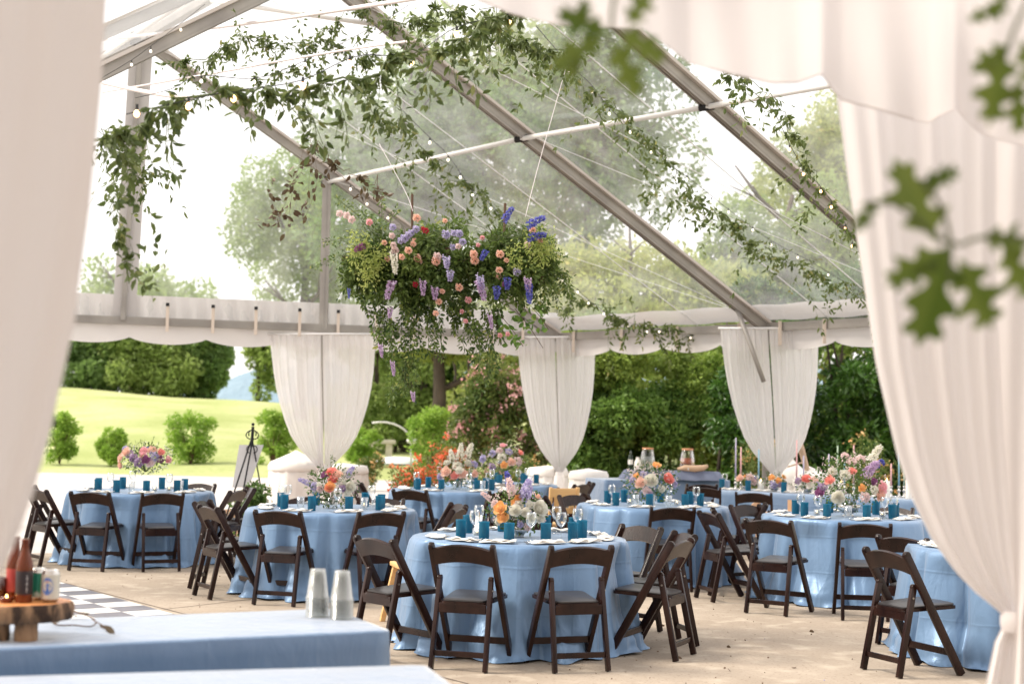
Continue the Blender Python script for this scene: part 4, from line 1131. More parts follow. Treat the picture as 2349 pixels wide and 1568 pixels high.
# ================================================================== FLOWERS
def rose_mesh(name, mat, r=.035, petals=22, seed=0, open_=1.0):
    rr = random.Random(seed); V = []; F = []; rn = []
    for p_ in range(petals):
        f = p_/(petals-1); a0 = p_*2.399; rad = r*(.12+.88*f**.8); hgt = r*(1.05-.35*f); w_ = r*(.45+.55*f); lean = (.15+.95*f*open_)
        base = len(V); nu, nv = 4, 3; tone = rr.random()
        for j in range(nv+1):
            v_ = j/nv
            for i in range(nu+1):
                u_ = i/nu*2-1; ang = a0+u_*w_/max(rad, r*.2)*.62*(math.sin(math.pi*(.25+.6*v_)))
                rad_j = rad*(.30+.70*math.sin(v_*math.pi/2))+lean*rad*.28*v_*v_
                z = hgt*(v_-.12*u_*u_*v_)-(.20*r*f*v_**3)*open_
                V.append((math.cos(ang)*rad_j, math.sin(ang)*rad_j, z+rr.uniform(-.02, .02)*r))
        for j in range(nv):
            for i in range(nu): k = base+j*(nu+1)+i; F.append([k, k+1, k+nu+2, k+nu+1]); rn.append(min(1, tone*.6+.4*(1-f)*0+rr.random()*.15))
    b = len(V); dn, dm = 12, 5                                      # closed heart of the bloom behind the petals
    for j in range(dm+1):
        for i in range(dn):
            a = 6.283*i/dn; e = math.pi/2*j/dm; V.append((math.cos(a)*math.cos(e)*r*.72+1e-5*j, math.sin(a)*math.cos(e)*r*.72, r*.10+math.sin(e)*r*.62))
    for j in range(dm):
        for i in range(dn): i2 = (i+1) % dn; F.append([b+j*dn+i, b+j*dn+i2, b+(j+1)*dn+i2, b+(j+1)*dn+i]); rn.append(.6)
    return npmesh(name, V, F, mat, rn, True)
def spike_mesh(name, mat, L=.16, r=.024, n_=40, seed=0, size=.019):
    rr = np.random.default_rng(seed); t = rr.random(n_*4)**.8
    a = rr.random(n_*4)*6.28; rad = r*(1-t*.75)
    P = np.stack([np.cos(a)*rad, np.sin(a)*rad, t*L], 1); D = np.stack([np.cos(a), np.sin(a), rr.normal(size=len(a))*.5+.3], 1)+rr.normal(size=(len(a), 3))*.4
    return leaves_mesh(name, P, D, size*rr.uniform(.8, 1.3, len(a)), size*.85, mat)
def tuft_mesh(name, mat, r=.03, n_=150, size=.014, seed=0, flat=.8):
    rr = np.random.default_rng(seed); d = rr.normal(size=(n_, 3)); d /= np.linalg.norm(d, axis=1, keepdims=True); d[:, 2] = np.abs(d[:, 2])
    P = d*r*np.array([1, 1, flat])*rr.uniform(.6, 1, (n_, 1))
    return leaves_mesh(name, P, d+rr.normal(size=(n_, 3))*.6, size*rr.uniform(.8, 1.3, n_), size*.9, mat)
FM = {}
for k in ('peach', 'orange', 'coral', 'pink', 'white', 'blush', 'plum', 'crimson'): FM['rose', k] = rose_mesh(k+'_rose', M[k], seed=hash(k) % 97 if False else len(k)*7)
for k in ('white', 'pink', 'coral', 'blush'): FM['peony', k] = rose_mesh(k+'_peony', M[k], r=.05, petals=48, seed=5, open_=.42)
for k in ('lilac', 'violetblue', 'mauve', 'plum', 'peach', 'white', 'blush'): FM['spike', k] = spike_mesh(k+'_spike', M[k], seed=3)
for k in ('lilac', 'white', 'mauve', 'blush', 'peach', 'violetblue', 'pink', 'crimson', 'plum', 'orange'): FM['tuft', k] = tuft_mesh(k+'_blossom', M[k], seed=4)
def aim(d): return Vector(d).to_track_quat('Z', 'Y').to_euler()
def bloom(parent, kind, colr, p, d, s=1.0, name=None):
    colr_ = 'blue' if colr == 'violetblue' else colr
    nm_ = {'rose': colr_+'_rose', 'peony': colr_+'_peony', 'spike': colr_+'_flower_spike', 'tuft': colr_+'_blossom'}[kind]
    o = obj(name or nm_, FM[kind, colr], parent, loc=p, rot=aim(d)); o.scale = (s, s, s); return o
def bouquet(x, y, z, label, comp, rw=.20, rh=.16, hz=.17, vase='glass', nleaf=420, seed=0, yellow=False, cat='flower arrangement', group='table centrepieces', scale=1.0):
    """comp: list of (kind, colour, dx, dz, size, dy) in fractions of rw/rh seen from the camera side, plus random fillers"""
    rr = random.Random(seed)
    t = thing('flower_arrangement', label, cat, (x, y, z), group=group)
    if vase == 'silver':
        mb = MB(); mb.lathe([(.001, 0), (.055, 0), (.05, .012), (.03, .022), (.06, .035), (.10, .065), (.112, .105), (.105, .108), (.10, .102), (.07, .06), (.001, .05)], 32); mb.build('bowl', M['silver'], t, smooth=True)
    elif vase == 'tall':
        mb = MB(); mb.lathe([(.001, 0), (.05, 0), (.048, .006), (.012, .012), (.010, hz-.06), (.03, hz-.04), (.075, hz-.01), (.078, hz), (.07, hz), (.001, hz-.03)], 24); mb.build('vase', M['glass'], t, smooth=True)
    elif vase == 'low':
        mb = MB(); mb.lathe([(.001, 0), (.04, 0), (.036, .008), (.05, .03), (.07, .055), (.068, .058), (.001, .04)], 24); mb.build('bowl', M['silver'], t, smooth=True)
    else:
        mb = MB(); mb.lathe([(.001, 0), (.045, 0), (.048, .01), (.052, .10), (.05, .10), (.044, .012), (.001, .01)], 24); mb.build('vase', M['glass'], t, smooth=True)
    n_ = nleaf; d = rng.normal(size=(n_, 3)); d /= np.linalg.norm(d, axis=1, keepdims=True)
    r_ = rng.uniform(.3, 1.08, n_)**.7
    P = d*np.array([rw, rw*.75, rh])*r_[:, None]+np.array([0, 0, hz]); P[:, 2] = np.maximum(P[:, 2], .015)
    mb = MB()
    for k in range(26):
        dd = Vector((rr.gauss(0, 1), rr.gauss(0, .7), abs(rr.gauss(0, 1))+.1)).normalized()
        e = Vector((dd.x*rw*1.1, dd.y*rw*.8, hz+dd.z*rh*1.2)); mb.tube([(dd.x*.01, dd.y*.01, max(.03, hz-rh*.9)), (e.x*.5, e.y*.5, hz), tuple(e)], .0018, 4)
    mb.build('stems', M['stem'], t)
    # airy sprigs sticking out
    sp = []; d0 = d
    for k in range(7):
        a = rr.uniform(-.3, 3.44); L_0 = rr.uniform(1.0, 1.45)
        e = np.array([math.cos(a)*rw*L_0*1.0, rr.uniform(-.5, .3)*rw, hz+math.sin(a)*rh*L_0*1.05])
        for q in range(16): f = rr.uniform(.65, 1.0); sp.append(e*f+np.array([0, 0, hz])*(1-f)*.9+np.array([rr.gauss(0, .006) for _ in range(3)]))
    ns = len(sp)
    obj('foliage', leaves_mesh('foliage', np.concatenate([P, np.array(sp)]), np.concatenate([d+rand_dirs(n_, (0, 0, -.1)), rand_dirs(ns, (0, 0, .3))]), np.concatenate([rng.uniform(.016, .042, n_)*scale, np.full(ns, .016*scale)]), np.concatenate([np.full(n_, .017*scale), np.full(ns, .010*scale)]), M['leaf_arr']), t)
    nfil = int(nleaf*.28); df = rng.normal(size=(nfil, 3)); df /= np.linalg.norm(df, axis=1, keepdims=True)
    Pf = df*np.array([rw, rw*.75, rh])*rng.uniform(.8, 1.12, (nfil, 1))+np.array([0, 0, hz]); kf = Pf[:, 2] > hz*.5
    Pf = np.repeat(Pf[kf], 4, 0)+rng.normal(size=(kf.sum()*4, 3))*.005
    obj('filler_blossoms', leaves_mesh('filler_blossoms', Pf, rand_dirs(len(Pf), (0, -.3, .3)), .013, .011, M[rr.choice(['white', 'blush'])]), t)
    for (kind, c_, fx, fz, s_, fy) in comp:
        p = Vector((fx*rw, -fy*rw*.75, hz+fz*rh)); dn = Vector((fx*.9, -fy-.25, fz*.8+.25))
        bloom(t, kind, c_, p, dn, s_)
    return t
x0, y0, _ = TB[1]
bouquet(x0-.005, y0-.05, TZ+.005, 'bouquet of orange roses, white blooms and a lilac spike on the nearest round table',
  [('rose', 'orange', -.62, .12, 1.28, .75), ('rose', 'orange', -.52, -.22, 1.15, .8), ('rose', 'orange', -.1, .36, 1.0, .6), ('tuft', 'orange', -.02, .52, .9, .5), ('peony', 'white', -.12, .05, .85, .95), ('peony', 'white', .22, -.02, .7, .95),
   ('peony', 'white', .66, .12, 1.15, .6), ('rose', 'white', .45, -.25, 1.0, .85), ('rose', 'white', .72, -.28, .9, .6), ('rose', 'white', .35, .28, .85, .75), ('spike', 'lilac', .18, .55, 1.25, .5), ('tuft', 'lilac', .2, .7, 1.2, .5), ('spike', 'violetblue', -.30, .95, .8, .2), ('spike', 'blush', -.22, .65, 1.0, .4),
   ('tuft', 'blush', -.82, .3, .9, .5), ('tuft', 'white', -.7, -.4, .8, .6), ('spike', 'blush', -.95, .45, .6, .2), ('rose', 'peach', .62, .58, .8, .1), ('tuft', 'blush', .3, -.6, .8, .9), ('tuft', 'white', -.2, .8, .7, .2), ('tuft', 'lilac', .05, -.5, .7, .9), ('tuft', 'white', .0, .3, .9, .8)],
  rw=.205, rh=.17, hz=.185, vase='low', seed=1, nleaf=560)
x0, y0, _ = TB[2]
bouquet(x0+.00, y0, TZ+.005, 'bouquet of coral and peach dahlias on the round table behind the cup stacks',
  [('peony', 'coral', .02, .62, 1.0, .5), ('rose', 'peach', .22, .55, 1.25, .6), ('peony', 'coral', .08, .32, .9, .7), ('rose', 'plum', -.22, .52, 1.1, .5), ('peony', 'coral', -.02, -.05, .85, .95), ('rose', 'orange', .0, .02, 1.2, .98), ('tuft', 'lilac', -.62, .0, 1.2, .5), ('tuft', 'blush', -.4, -.1, 1.0, .7),
   ('peony', 'white', .70, .0, 1.0, .6), ('tuft', 'white', .42, .2, 1.0, .7), ('tuft', 'mauve', .45, -.05, 1.0, .8), ('spike', 'lilac', -.8, .1, .8, .3), ('spike', 'lilac', .55, .5, .8, .2), ('rose', 'white', -.42, .1, .6, .8), ('rose', 'white', .62, -.3, .8, .8)],
  rw=.24, rh=.19, hz=.20, seed=2, nleaf=520)
x0, y0, _ = TB[3]
bouquet(x0+.05, y0-.05, TZ+.005, 'raised bouquet of lilac, pink and peach flowers on the far left round table',
  [('tuft', 'mauve', -.3, .0, 1.5, .8), ('tuft', 'mauve', -.1, -.25, 1.6, .9), ('tuft', 'pink', .05, .15, 1.3, .8), ('rose', 'peach', -.62, .3, 1.5, .5), ('rose', 'peach', .3, .45, 1.4, .5), ('rose', 'coral', .62, .35, 1.1, .5), ('tuft', 'lilac', .42, .1, 1.6, .7), ('tuft', 'plum', .62, -.05, 1.3, .6), ('rose', 'peach', -.85, -.05, 1.3, .3), ('rose', 'pink', .0, .4, 1.3, .5),
   ('rose', 'pink', .85, -.1, 1.1, .3), ('tuft', 'lilac', -.75, .5, 1.2, .1), ('tuft', 'violetblue', .15, .55, .9, .3), ('rose', 'plum', .15, -.1, 1.2, .9), ('rose', 'peach', -.85, -.5, 1.2, .3), ('rose', 'blush', .3, -.3, 1.2, .8), ('tuft', 'mauve', -.5, .2, 1.5, .5)],
  rw=.29, rh=.17, hz=.36, vase='tall', seed=3, nleaf=480)
x0, y0, _ = TB[4]
bouquet(x0+.03, y0, TZ+.005, 'bouquet of peach peonies and tall white flowers on the round table before the coral azaleas',
  [('peony', 'peach', -.5, .0, 1.0, .8), ('peony', 'white', .5, .45, 1.0, .4), ('peony', 'coral', -.1, -.2, .8, .9), ('rose', 'peach', .25, -.1, 1.6, .8), ('rose', 'peach', .8, -.1, 1.3, .5), ('spike', 'white', .1, .75, 1.3, .2), ('spike', 'white', .4, .8, 1.3, .2), ('spike', 'white', -.2, .6, 1.1, .3), ('tuft', 'white', .0, .35, 1.7, .6), ('tuft', 'lilac', .8, .45, 1.4, .3), ('tuft', 'white', -.5, .5, 1.2, .3), ('tuft', 'lilac', -.8, -.3, 1.2, .4), ('rose', 'white', .1, .1, 1.3, .9)][:] if False else
  [('rose', 'peach', -.5, .0, 1.7, .8), ('peony', 'white', .5, .45, 1.0, .4), ('rose', 'coral', -.1, -.2, 1.3, .9), ('rose', 'peach', .25, -.1, 1.6, .8), ('rose', 'peach', .8, -.1, 1.3, .5), ('spike', 'white', .1, .75, 1.3, .2), ('spike', 'white', .4, .8, 1.3, .2), ('spike', 'white', -.2, .6, 1.1, .3), ('tuft', 'white', .0, .35, 1.7, .6), ('tuft', 'lilac', .8, .45, 1.4, .3), ('tuft', 'white', -.5, .5, 1.2, .3), ('tuft', 'lilac', -.8, -.3, 1.2, .4), ('rose', 'white', .1, .1, 1.3, .9)],
  rw=.25, rh=.20, hz=.21, seed=4, nleaf=420)
x0, y0, _ = TB[5]
bouquet(x0+.02, y0, TZ+.005, 'loose bouquet of lilac, blush and yellow flowers on the farthest round table',
  [('tuft', 'lilac', -.8, .1, 1.6, .4), ('tuft', 'lilac', -.4, .4, 1.5, .4), ('rose', 'pink', .05, .8, 1.3, .2), ('rose', 'coral', .8, .45, 1.2, .3), ('tuft', 'white', .0, .2, 1.7, .7), ('rose', 'peach', .4, -.05, 1.5, .7), ('tuft', 'blush', .7, .0, 1.8, .5), ('rose', 'orange', .1, -.2, 1.3, .9), ('tuft', 'mauve', -.4, -.3, 1.4, .7), ('tuft', 'lilac', .3, .5, 1.5, .4), ('tuft', 'blush', -.1, .55, 1.4, .4)],
  rw=.30, rh=.24, hz=.30, vase='tall', seed=5, nleaf=380)
x0, y0, _ = TB[6]
bouquet(x0-.03, y0, TZ+.005, 'bouquet of white and hot pink peonies with broad dark green leaves',
  [('peony', 'white', -.05, .12, 1.35, .8), ('peony', 'coral', .58, .22, 1.2, .6), ('peony', 'peach', -.42, .0, 1, .8) if False else ('rose', 'peach', -.42, .02, 1.55, .8), ('rose', 'orange', .18, .85, 1.3, .3), ('tuft', 'lilac', -.3, .4, 1.3, .4), ('tuft', 'lilac', .85, .0, 1.2, .4), ('rose', 'blush', -.2, -.35, 1.1, .9), ('tuft', 'mauve', -.1, -.5, 1, .9), ('tuft', 'white', .35, -.25, 1.1, .9), ('rose', 'orange', -.55, .35, .9, .4), ('tuft', 'lilac', -.7, .15, 1.1, .4)],
  rw=.27, rh=.20, hz=.22, seed=6, nleaf=640)
x0, y0, _ = TB[7]
bouquet(x0+.02, y0-.05, TZ+.005, 'wide bouquet of cream, pink and mauve flowers in a footed silver bowl',
  [('peony', 'white', -.42, -.42, 1.2, .9), ('rose', 'coral', -.60, .12, 1.2, .6), ('rose', 'coral', .0, .42, 1.1, .5), ('spike', 'mauve', .35, .35, 1.4, .6), ('rose', 'pink', .78, -.1, 1.7, .5), ('rose', 'peach', .72, -.35, 1.5, .6), ('tuft', 'blush', .28, -.4, 1.4, .95), ('rose', 'plum', -.82, -.3, 1.3, .4), ('tuft', 'blush', .05, .75, 1.4, .2), ('tuft', 'blush', .3, .85, 1.3, .2),
   ('tuft', 'white', -.2, .3, 1.6, .6), ('tuft', 'white', -.5, .4, 1.4, .4), ('tuft', 'violetblue', .72, .68, 1.1, .2), ('tuft', 'violetblue', .88, .75, 1.0, .1), ('spike', 'white', .5, .7, 1.3, .2), ('rose', 'plum', .55, .1, 1.0, .7), ('tuft', 'mauve', -.75, -.1, 1.2, .5), ('rose', 'orange', .2, -.1, 1.0, .9), ('tuft', 'white', .55, -.15, 1.2, .8), ('tuft', 'blush', -.12, .95, 1.1, .1)],
  rw=.34, rh=.27, hz=.30, vase='silver', seed=7, nleaf=820, scale=1.1)

# ================================================================== LONG HEAD TABLE, BUFFET
def rect_cloth(name, label, a, b, depth, z, mat, seed=0, over=0.0, back=True, hem=.01, flare=.06, cat='tablecloth', rz_off=0, ripple=.02, nseg=.035, under='blue cloth', group='blue cloths on the long tables'):
    """cloth over a rectangular table whose near edge runs a->b (ground points), depth behind it"""
    a = Vector((a.x, a.y, 0)); b = Vector((b.x, b.y, 0)); d = (b-a).normalized(); nrm = Vector((-d.y, d.x, 0))
    if nrm.y < 0: nrm = -nrm
    ln = (b-a).length; rr = random.Random(seed); rc = .03
    loop = []
    def seg(p, q, n_):
        for i in range(n_): loop.append(p.lerp(q, i/n_))
    A, B, C_, D_ = a, b, b+nrm*depth, a+nrm*depth
    for p, q in ((A, B), (B, C_), (C_, D_), (D_, A)):
        L0 = (q-p).length; u_ = (q-p).normalized(); seg(p+u_*rc, q-u_*rc, max(6, int(L0/nseg))); loop.append(q-u_*rc*.3)
    n_ = len(loop); cen = (A+B+C_+D_)/4; org_ = Vector((cen.x, cen.y, 0))
    V = []; F = []; ph = [rr.uniform(0, 6) for _ in range(6)]
    s_ = 0; ss = []
    for i in range(n_): ss.append(s_); s_ += (loop[(i+1) % n_]-loop[i]).length
    outs = []
    for i in range(n_):
        tg = (loop[(i+1) % n_]-loop[i-1]).normalized(); o_ = Vector((tg.y, -tg.x, 0))
        if o_.dot(loop[i]-cen) < 0: o_ = -o_
        outs.append(o_)
    V.append((0, 0, z+.003))
    rows = [('t', .5), ('t', .97), ('t', 1.0)]+[('d', k/12) for k in range(0, 13)]
    for kind, v_ in rows:
        for i in range(n_):
            p = loop[i]
            if kind == 't':
                q = cen.lerp(p, v_); V.append((q.x-org_.x, q.y-org_.y, z+.003*(1 if v_ < .99 else 0)))
            else:
                sm = ss[i]; w_ = ripple*v_**.8*(math.sin(sm*9+ph[0]+1.2*math.sin(sm*2.1+ph[1]))+.5*math.sin(sm*21+ph[2]))+flare*v_+.006
                q = p+outs[i]*w_; V.append((q.x-org_.x, q.y-org_.y, max(hem, (z-.008)*(1-v_))))
    for i in range(n_): F.append([0, 1+i, 1+(i+1) % n_])
    for r_ in range(len(rows)-1):
        for i in range(n_): i2 = (i+1) % n_; k = 1+r_*n_; F.append([k+i, k+n_+i, k+n_+i2, k+i2])
    o_ = obj(name, npmesh(name, V, F, mat, smooth=True), loc=tuple(org_), label=label, cat=cat, group=group)
    # the folding table underneath
    rz = math.atan2(d.y, d.x)
    t = thing('folding_table', 'long folding table under the '+under, 'table', tuple(org_), rz=rz, group='long folding tables')
    MB().box((0, 0, z-.02), (ln-.03, depth-.03, .03)).build('tabletop', M['wood_table'], t)
    for sx in (-1, 1):
        MB().tube([(sx*(ln/2-.25), -depth*.36, z-.035), (sx*(ln/2-.25), -depth*.36, .02), (sx*(ln/2-.25), depth*.36, .02), (sx*(ln/2-.25), depth*.36, z-.035)], .014, 8).build('leg', M['darkmetal'], t)
    return o_, nrm, d
ha = atz(1641, 1123, TZ); hb = atz(2110, 1147, TZ); hb2 = ha+(hb-ha)*1.25
_, hn, hd = rect_cloth('tablecloth', 'pale blue cloth draped over the long candlelit head table', ha, hb2, .76, TZ, M['blue_matte'], 1, under='candlelit blue cloth by the laurel hedge')
ba = atz(1390, 1100, TZ); bb = atz(1675, 1101, TZ)
rect_cloth('tablecloth', 'blue cloth draped over the drinks buffet by the hedge', ba, bb, .76, TZ, M['blue_matte'], 2, under='blue cloth of the drinks buffet')
# riser draped in grey cloth
ra = at(1436, 1106, ba.y+.30); rb = at(1652, 1106, ba.y+.30)
zr0 = TZ; mb = MB()
V = []; F = []; n1 = 30
w0 = (rb-ra).length
t = thing('draped_riser', 'low riser draped in slate grey cloth standing on the drinks buffet', 'riser', ((ra.x+rb.x)/2, ba.y+.50, TZ+.004))
for i in range(n1+1):
    u_ = i/n1-.5
    fl = .09
    for (yy, zz) in ((.22, 0), (.16, .13), (-.14, .135), (-.2-.02*math.sin(u_*40), .0)):
        V.append((u_*(w0+(fl*2 if zz == 0 else 0)), yy, zz+.004*math.sin(u_*23)))
for i in range(n1):
    for j in range(3): k = i*4+j; F.append([k, k+4, k+5, k+1])
F += [[0, 1, 2, 3], [n1*4, n1*4+3, n1*4+2, n1*4+1]]
obj('cloth', npmesh('cloth', V, F, M['grey_cloth'], smooth=True), t)
RIS = Vector(t.location)+Vector((0, 0, .136))
def dispenser(px, label, liquid, lv, bottom=None):
    p = Vector((m_at(px, RIS.y-.02), RIS.y-.02, RIS.z)); t = thing('drink_dispenser', label, 'drink dispenser', tuple(p), group='glass drink dispensers')
    MB().lathe([(.001, 0), (.095, 0), (.10, .01), (.115, .05), (.112, .16), (.095, .26), (.085, .30), (.088, .31), (.082, .31), (.09, .26), (.108, .16), (.11, .05), (.001, .012)], 30).build('jar', M['glass'], t, smooth=True)
    MB().lathe([(.001, .014), (.092, .016), (.108, .05), (.107, lv*.5), (.103, lv), (.001, lv)], 26).build('drink', liquid, t, smooth=True)
    if bottom: MB().lathe([(.001, .013), (.095, .0135), (.1085, .05), (.1075, lv*.55), (.001, lv*.55)], 26).build('dark_layer', bottom, t, smooth=True)
    MB().lathe([(.001, .31), (.085, .31), (.088, .315), (.086, .335), (.001, .338)], 26).build('cork_lid', pmat('cork', (.55, .25, .12), .8) if 'cork' not in bpy.data.materials else bpy.data.materials['cork'], t, smooth=True)
    MB().tube([(0, -.10, .04), (0, -.15, .04), (0, -.15, .02)], .01, 8).build('tap', M['silver'], t)
    return t
lem = glassmat('lemon_water', (.86, .90, .78), .2, milk=.35); tea = pmat('amber_tea', (.42, .10, .03), .15); tea2 = pmat('dark_tea', (.035, .012, .012), .15)
dispenser(1487, 'clear glass drink dispenser of lemon water with cork lid, left of the two', lem, .20)
dispenser(1578, 'glass drink dispenser of two-tone dark iced tea with cork lid, right of the two', tea, .19, tea2)
p = Vector((m_at(1448, RIS.y), RIS.y, RIS.z)); t = thing('wine_bottle', 'dark bottle with pale label in front of the hedge, left of the lemon water', 'bottle', tuple(p))
MB().lathe([(.001, 0), (.037, 0), (.038, .01), (.038, .18), (.03, .21), (.014, .23), (.013, .29), (.001, .29)], 20).build('bottle_glass', pmat('dark_green_glass', (.015, .03, .015), .1), t, smooth=True)
MB().lathe([(.0385, .08), (.0388, .082), (.0388, .15), (.0385, .152)], 20).build('bottle_label', M['napkin'], t)
p = Vector((m_at(1464, RIS.y-.1), RIS.y-.12, RIS.z)); mb = MB(); mb.lathe([(.001, 0), (.05, 0), (.055, .01), (.05, .12), (.03, .16), (.022, .19), (.026, .195), (.001, .19)], 20)
mb.build('white_jug', M['wax'], loc=tuple(p), smooth=True, label='white ceramic jug between the dark bottle and the lemon water', cat='jug')
mb = MB(); V = []
mb.tube([(-.22, 0, .03), (-.1, 0, .045), (.05, 0, .035), (.17, 0, .05), (.24, 0, .085)], [.015, .05, .055, .045, .02], 10)
mb.build('bread_board', pmat('pale_board_wood', (.50, .34, .22), .6), loc=(m_at(1590, RIS.y-.2), RIS.y-.12, RIS.z), smooth=True, label='pale curved wooden serving board below the iced tea dispenser', cat='serving board')
# head table dressing
def hpos(px, off): 
    A = at(px, 1120, 18)      # direction only: put it on the table plane, off metres behind the near edge
    r = ray(px, 1130); nx_, ny_ = hn.x, hn.y
    p0 = Vector((ha.x, ha.y, 0))+hn*off
    k = (nx_*(p0.x)+ny_*(p0.y))/(nx_*r.x+ny_*r.y)
    return Vector((r.x*k, r.y*k, TZ+.005))
can = [(1687, 'lavender', .40, 1003), (1699, 'pink', .30, 1024), (1740, 'blue', .45, 1030), (1827, 'pink', .35, 1008), (1843, 'lavender', .5, 1044), (1901, 'lavender', .22, 1040), (1921, 'green', .45, 1021), (1937, 'blue', .55, 1060), (1958, 'pink', .50, 1020), (2044, 'pink', .35, 1062), (2062, 'blue', .42, 1030), (2074, 'green', .5, 1068), (2081, 'lavender', .35, 1042), (2092, 'blue', .5, 1030)]
CC = {'lavender': pmat('lavender_wax', (.55, .50, .66), .5), 'pink': pmat('pink_wax', (.78, .45, .45), .5), 'blue': pmat('powder_blue_wax', (.28, .50, .62), .5), 'green': pmat('sage_wax', (.45, .58, .42), .5)}
candp = [(.001, 0), (.038, 0), (.036, .006), (.012, .012), (.018, .03), (.010, .045), (.016, .065), (.024, .08), (.013, .092), (.010, .11), (.020, .122), (.015, .135), (.001, .135)]
ME_CD = MB().lathe(candp, 18).mesh('candlestick', M['silver'], smooth=True)
ordn = ['first', 'second', 'third', 'fourth', 'fifth', 'sixth', 'seventh', 'eighth', 'ninth', 'tenth', 'eleventh', 'twelfth', 'thirteenth', 'last']
for i, (px, c, off, pyt) in enumerate(can):
    p = hpos(px, off); zt = at(px, pyt, p.y).z
    t = thing('taper_candle', f'{"tall" if pyt < 1035 else "short"} {c} taper candle in a silver holder, {ordn[i]} from the left on the head table', 'candle', tuple(p), group='pastel taper candles')
    obj('candlestick', ME_CD, t)
    MB().lathe([(.001, .125), (.0115, .126), (.0085, zt-p.z-.008), (.002, zt-p.z), (.001, zt-p.z)], 10).build('taper', CC[c], t, smooth=True)
for i, (px, off, h_) in enumerate(((2046-12, .15, .20), (2085, .16, .22), (1745, .3, .12), (1930, .6, .14))):
    p = hpos(px, off); t = thing('pillar_candle', ('white pillar candle left of the pair at the right end of the head table', 'taller white pillar candle of the pair at the right end of the head table', 'short lit white pillar candle under the third curtain on the head table', 'white pillar candle in the middle of the head table behind the tapers')[i], 'candle', tuple(p), group='white pillar candles')
    MB().lathe([(.001, 0), (.037, 0), (.038, .004), (.038, h_-.004), (.034, h_), (.001, h_-.006)], 20).build('wax', M['wax'], t, smooth=True)
    MB().lathe([(.001, h_-.004), (.007, h_+.008), (.005, h_+.02), (.0008, h_+.034)], 8).build('flame', M['flame'], t, smooth=True)
for i, (px, off) in enumerate(((1656, .2), (1716, .12), (1798, .1), (2040, .5))):
    p = hpos(px, off); obj('tumbler', ME_TUM, loc=tuple(p), label=f'blue ribbed glass tumbler, {("leftmost", "second", "third", "rightmost")[i]} one on the head table', cat='tumbler', group='blue ribbed tumblers')
for i, (px, off) in enumerate(((1662, .25), (1733, .3))):
    p = hpos(px, off); obj('wine_glass', ME_WG, loc=tuple(p), label=('clear stemmed wine glass at the left end of the head table', 'clear stemmed wine glass among the tapers of the head table')[i], cat='wine glass', group='stemmed wine glasses')
for i, px in enumerate((1672, 1750, 1812, 1880, 2000)):
    p = hpos(px, .12); obj('folded_napkin', ME_NP[i % 3], loc=tuple(p), rot=(0, 0, math.atan2(hd.y, hd.x)), label=f'folded white napkin, {ordn[i]} from the left on the head table', cat='napkin', group='folded white napkins')
hb_l = [(1712, .25, 'small bouquet of peach and lilac flowers at the left end of the head table', [('rose', 'peach', -.6, .3, 1.3, .6), ('tuft', 'blush', .2, .4, 1.6, .7), ('tuft', 'lilac', .6, .2, 1.3, .5), ('tuft', 'blush', .5, -.1, 1.3, .8), ('rose', 'orange', -.1, .5, .9, .4)]),
        (1776, .25, 'small bouquet of orange and lilac flowers left of the middle of the head table', [('rose', 'orange', -.3, .5, 1.2, .6), ('rose', 'orange', .2, .2, 1.1, .8), ('tuft', 'lilac', -.2, -.3, 1.4, .9), ('rose', 'orange', .7, .6, 1, .3), ('tuft', 'mauve', .3, -.2, 1.2, .8)]),
        (1852, .22, 'small bouquet with a coral peony in the middle of the head table', [('peony', 'coral', -.2, .5, 1.15, .7), ('rose', 'peach', .45, .4, 1.3, .6), ('tuft', 'mauve', -.8, .3, 1.3, .4), ('rose', 'white', .05, -.15, 1.3, .9), ('tuft', 'lilac', .6, -.1, 1.4, .7)])]
for i, (px, off, lab, comp) in enumerate(hb_l):
    p = hpos(px, off); bouquet(p.x, p.y, p.z, lab, comp, rw=.15, rh=.10, hz=.12, vase='low', seed=20+i, nleaf=160, group='small bouquets along the head table')
# chairs, crates at the head table
gx = 'folding chairs in front of the head table'
def hchair(px, pyt, lab, deg):
    s_ = (pyt-(968.6+.018*(px-1174)))/(CAM_H-.785); Y = FPX/s_; chair(m_at(px, Y)+.03, Y+.24, R(deg), lab, gx)
hchair(1736, 1130, 'dark brown folding chair before the cardboard box at the head table', -14)
hchair(1617, 1118, 'brown folding chair, back to us, at the left end of the head table', -8)
hchair(1600, 1110, 'dark brown folding chair whose top shows beside the left end of the head table', 10)
p = hpos(1782, -.25); t = thing('cardboard_box', 'open tan cardboard box on the ground under the head table edge', 'box', (p.x, p.y, 0), rz=-.5)
mb = MB(); mb.box((0, 0, .26), (.42, .34, .52)); mb.build('box_body', M['card'], t)
mb = MB(); mb.bar((-.2, -.17, .52), (-.2, -.20, .66), .012, .3, (1, 0, 0)); mb.build('flap', M['card'], t); MB().box((.18, -.05, .60), (.05, .01, .18)).build('flap', M['card'], t)
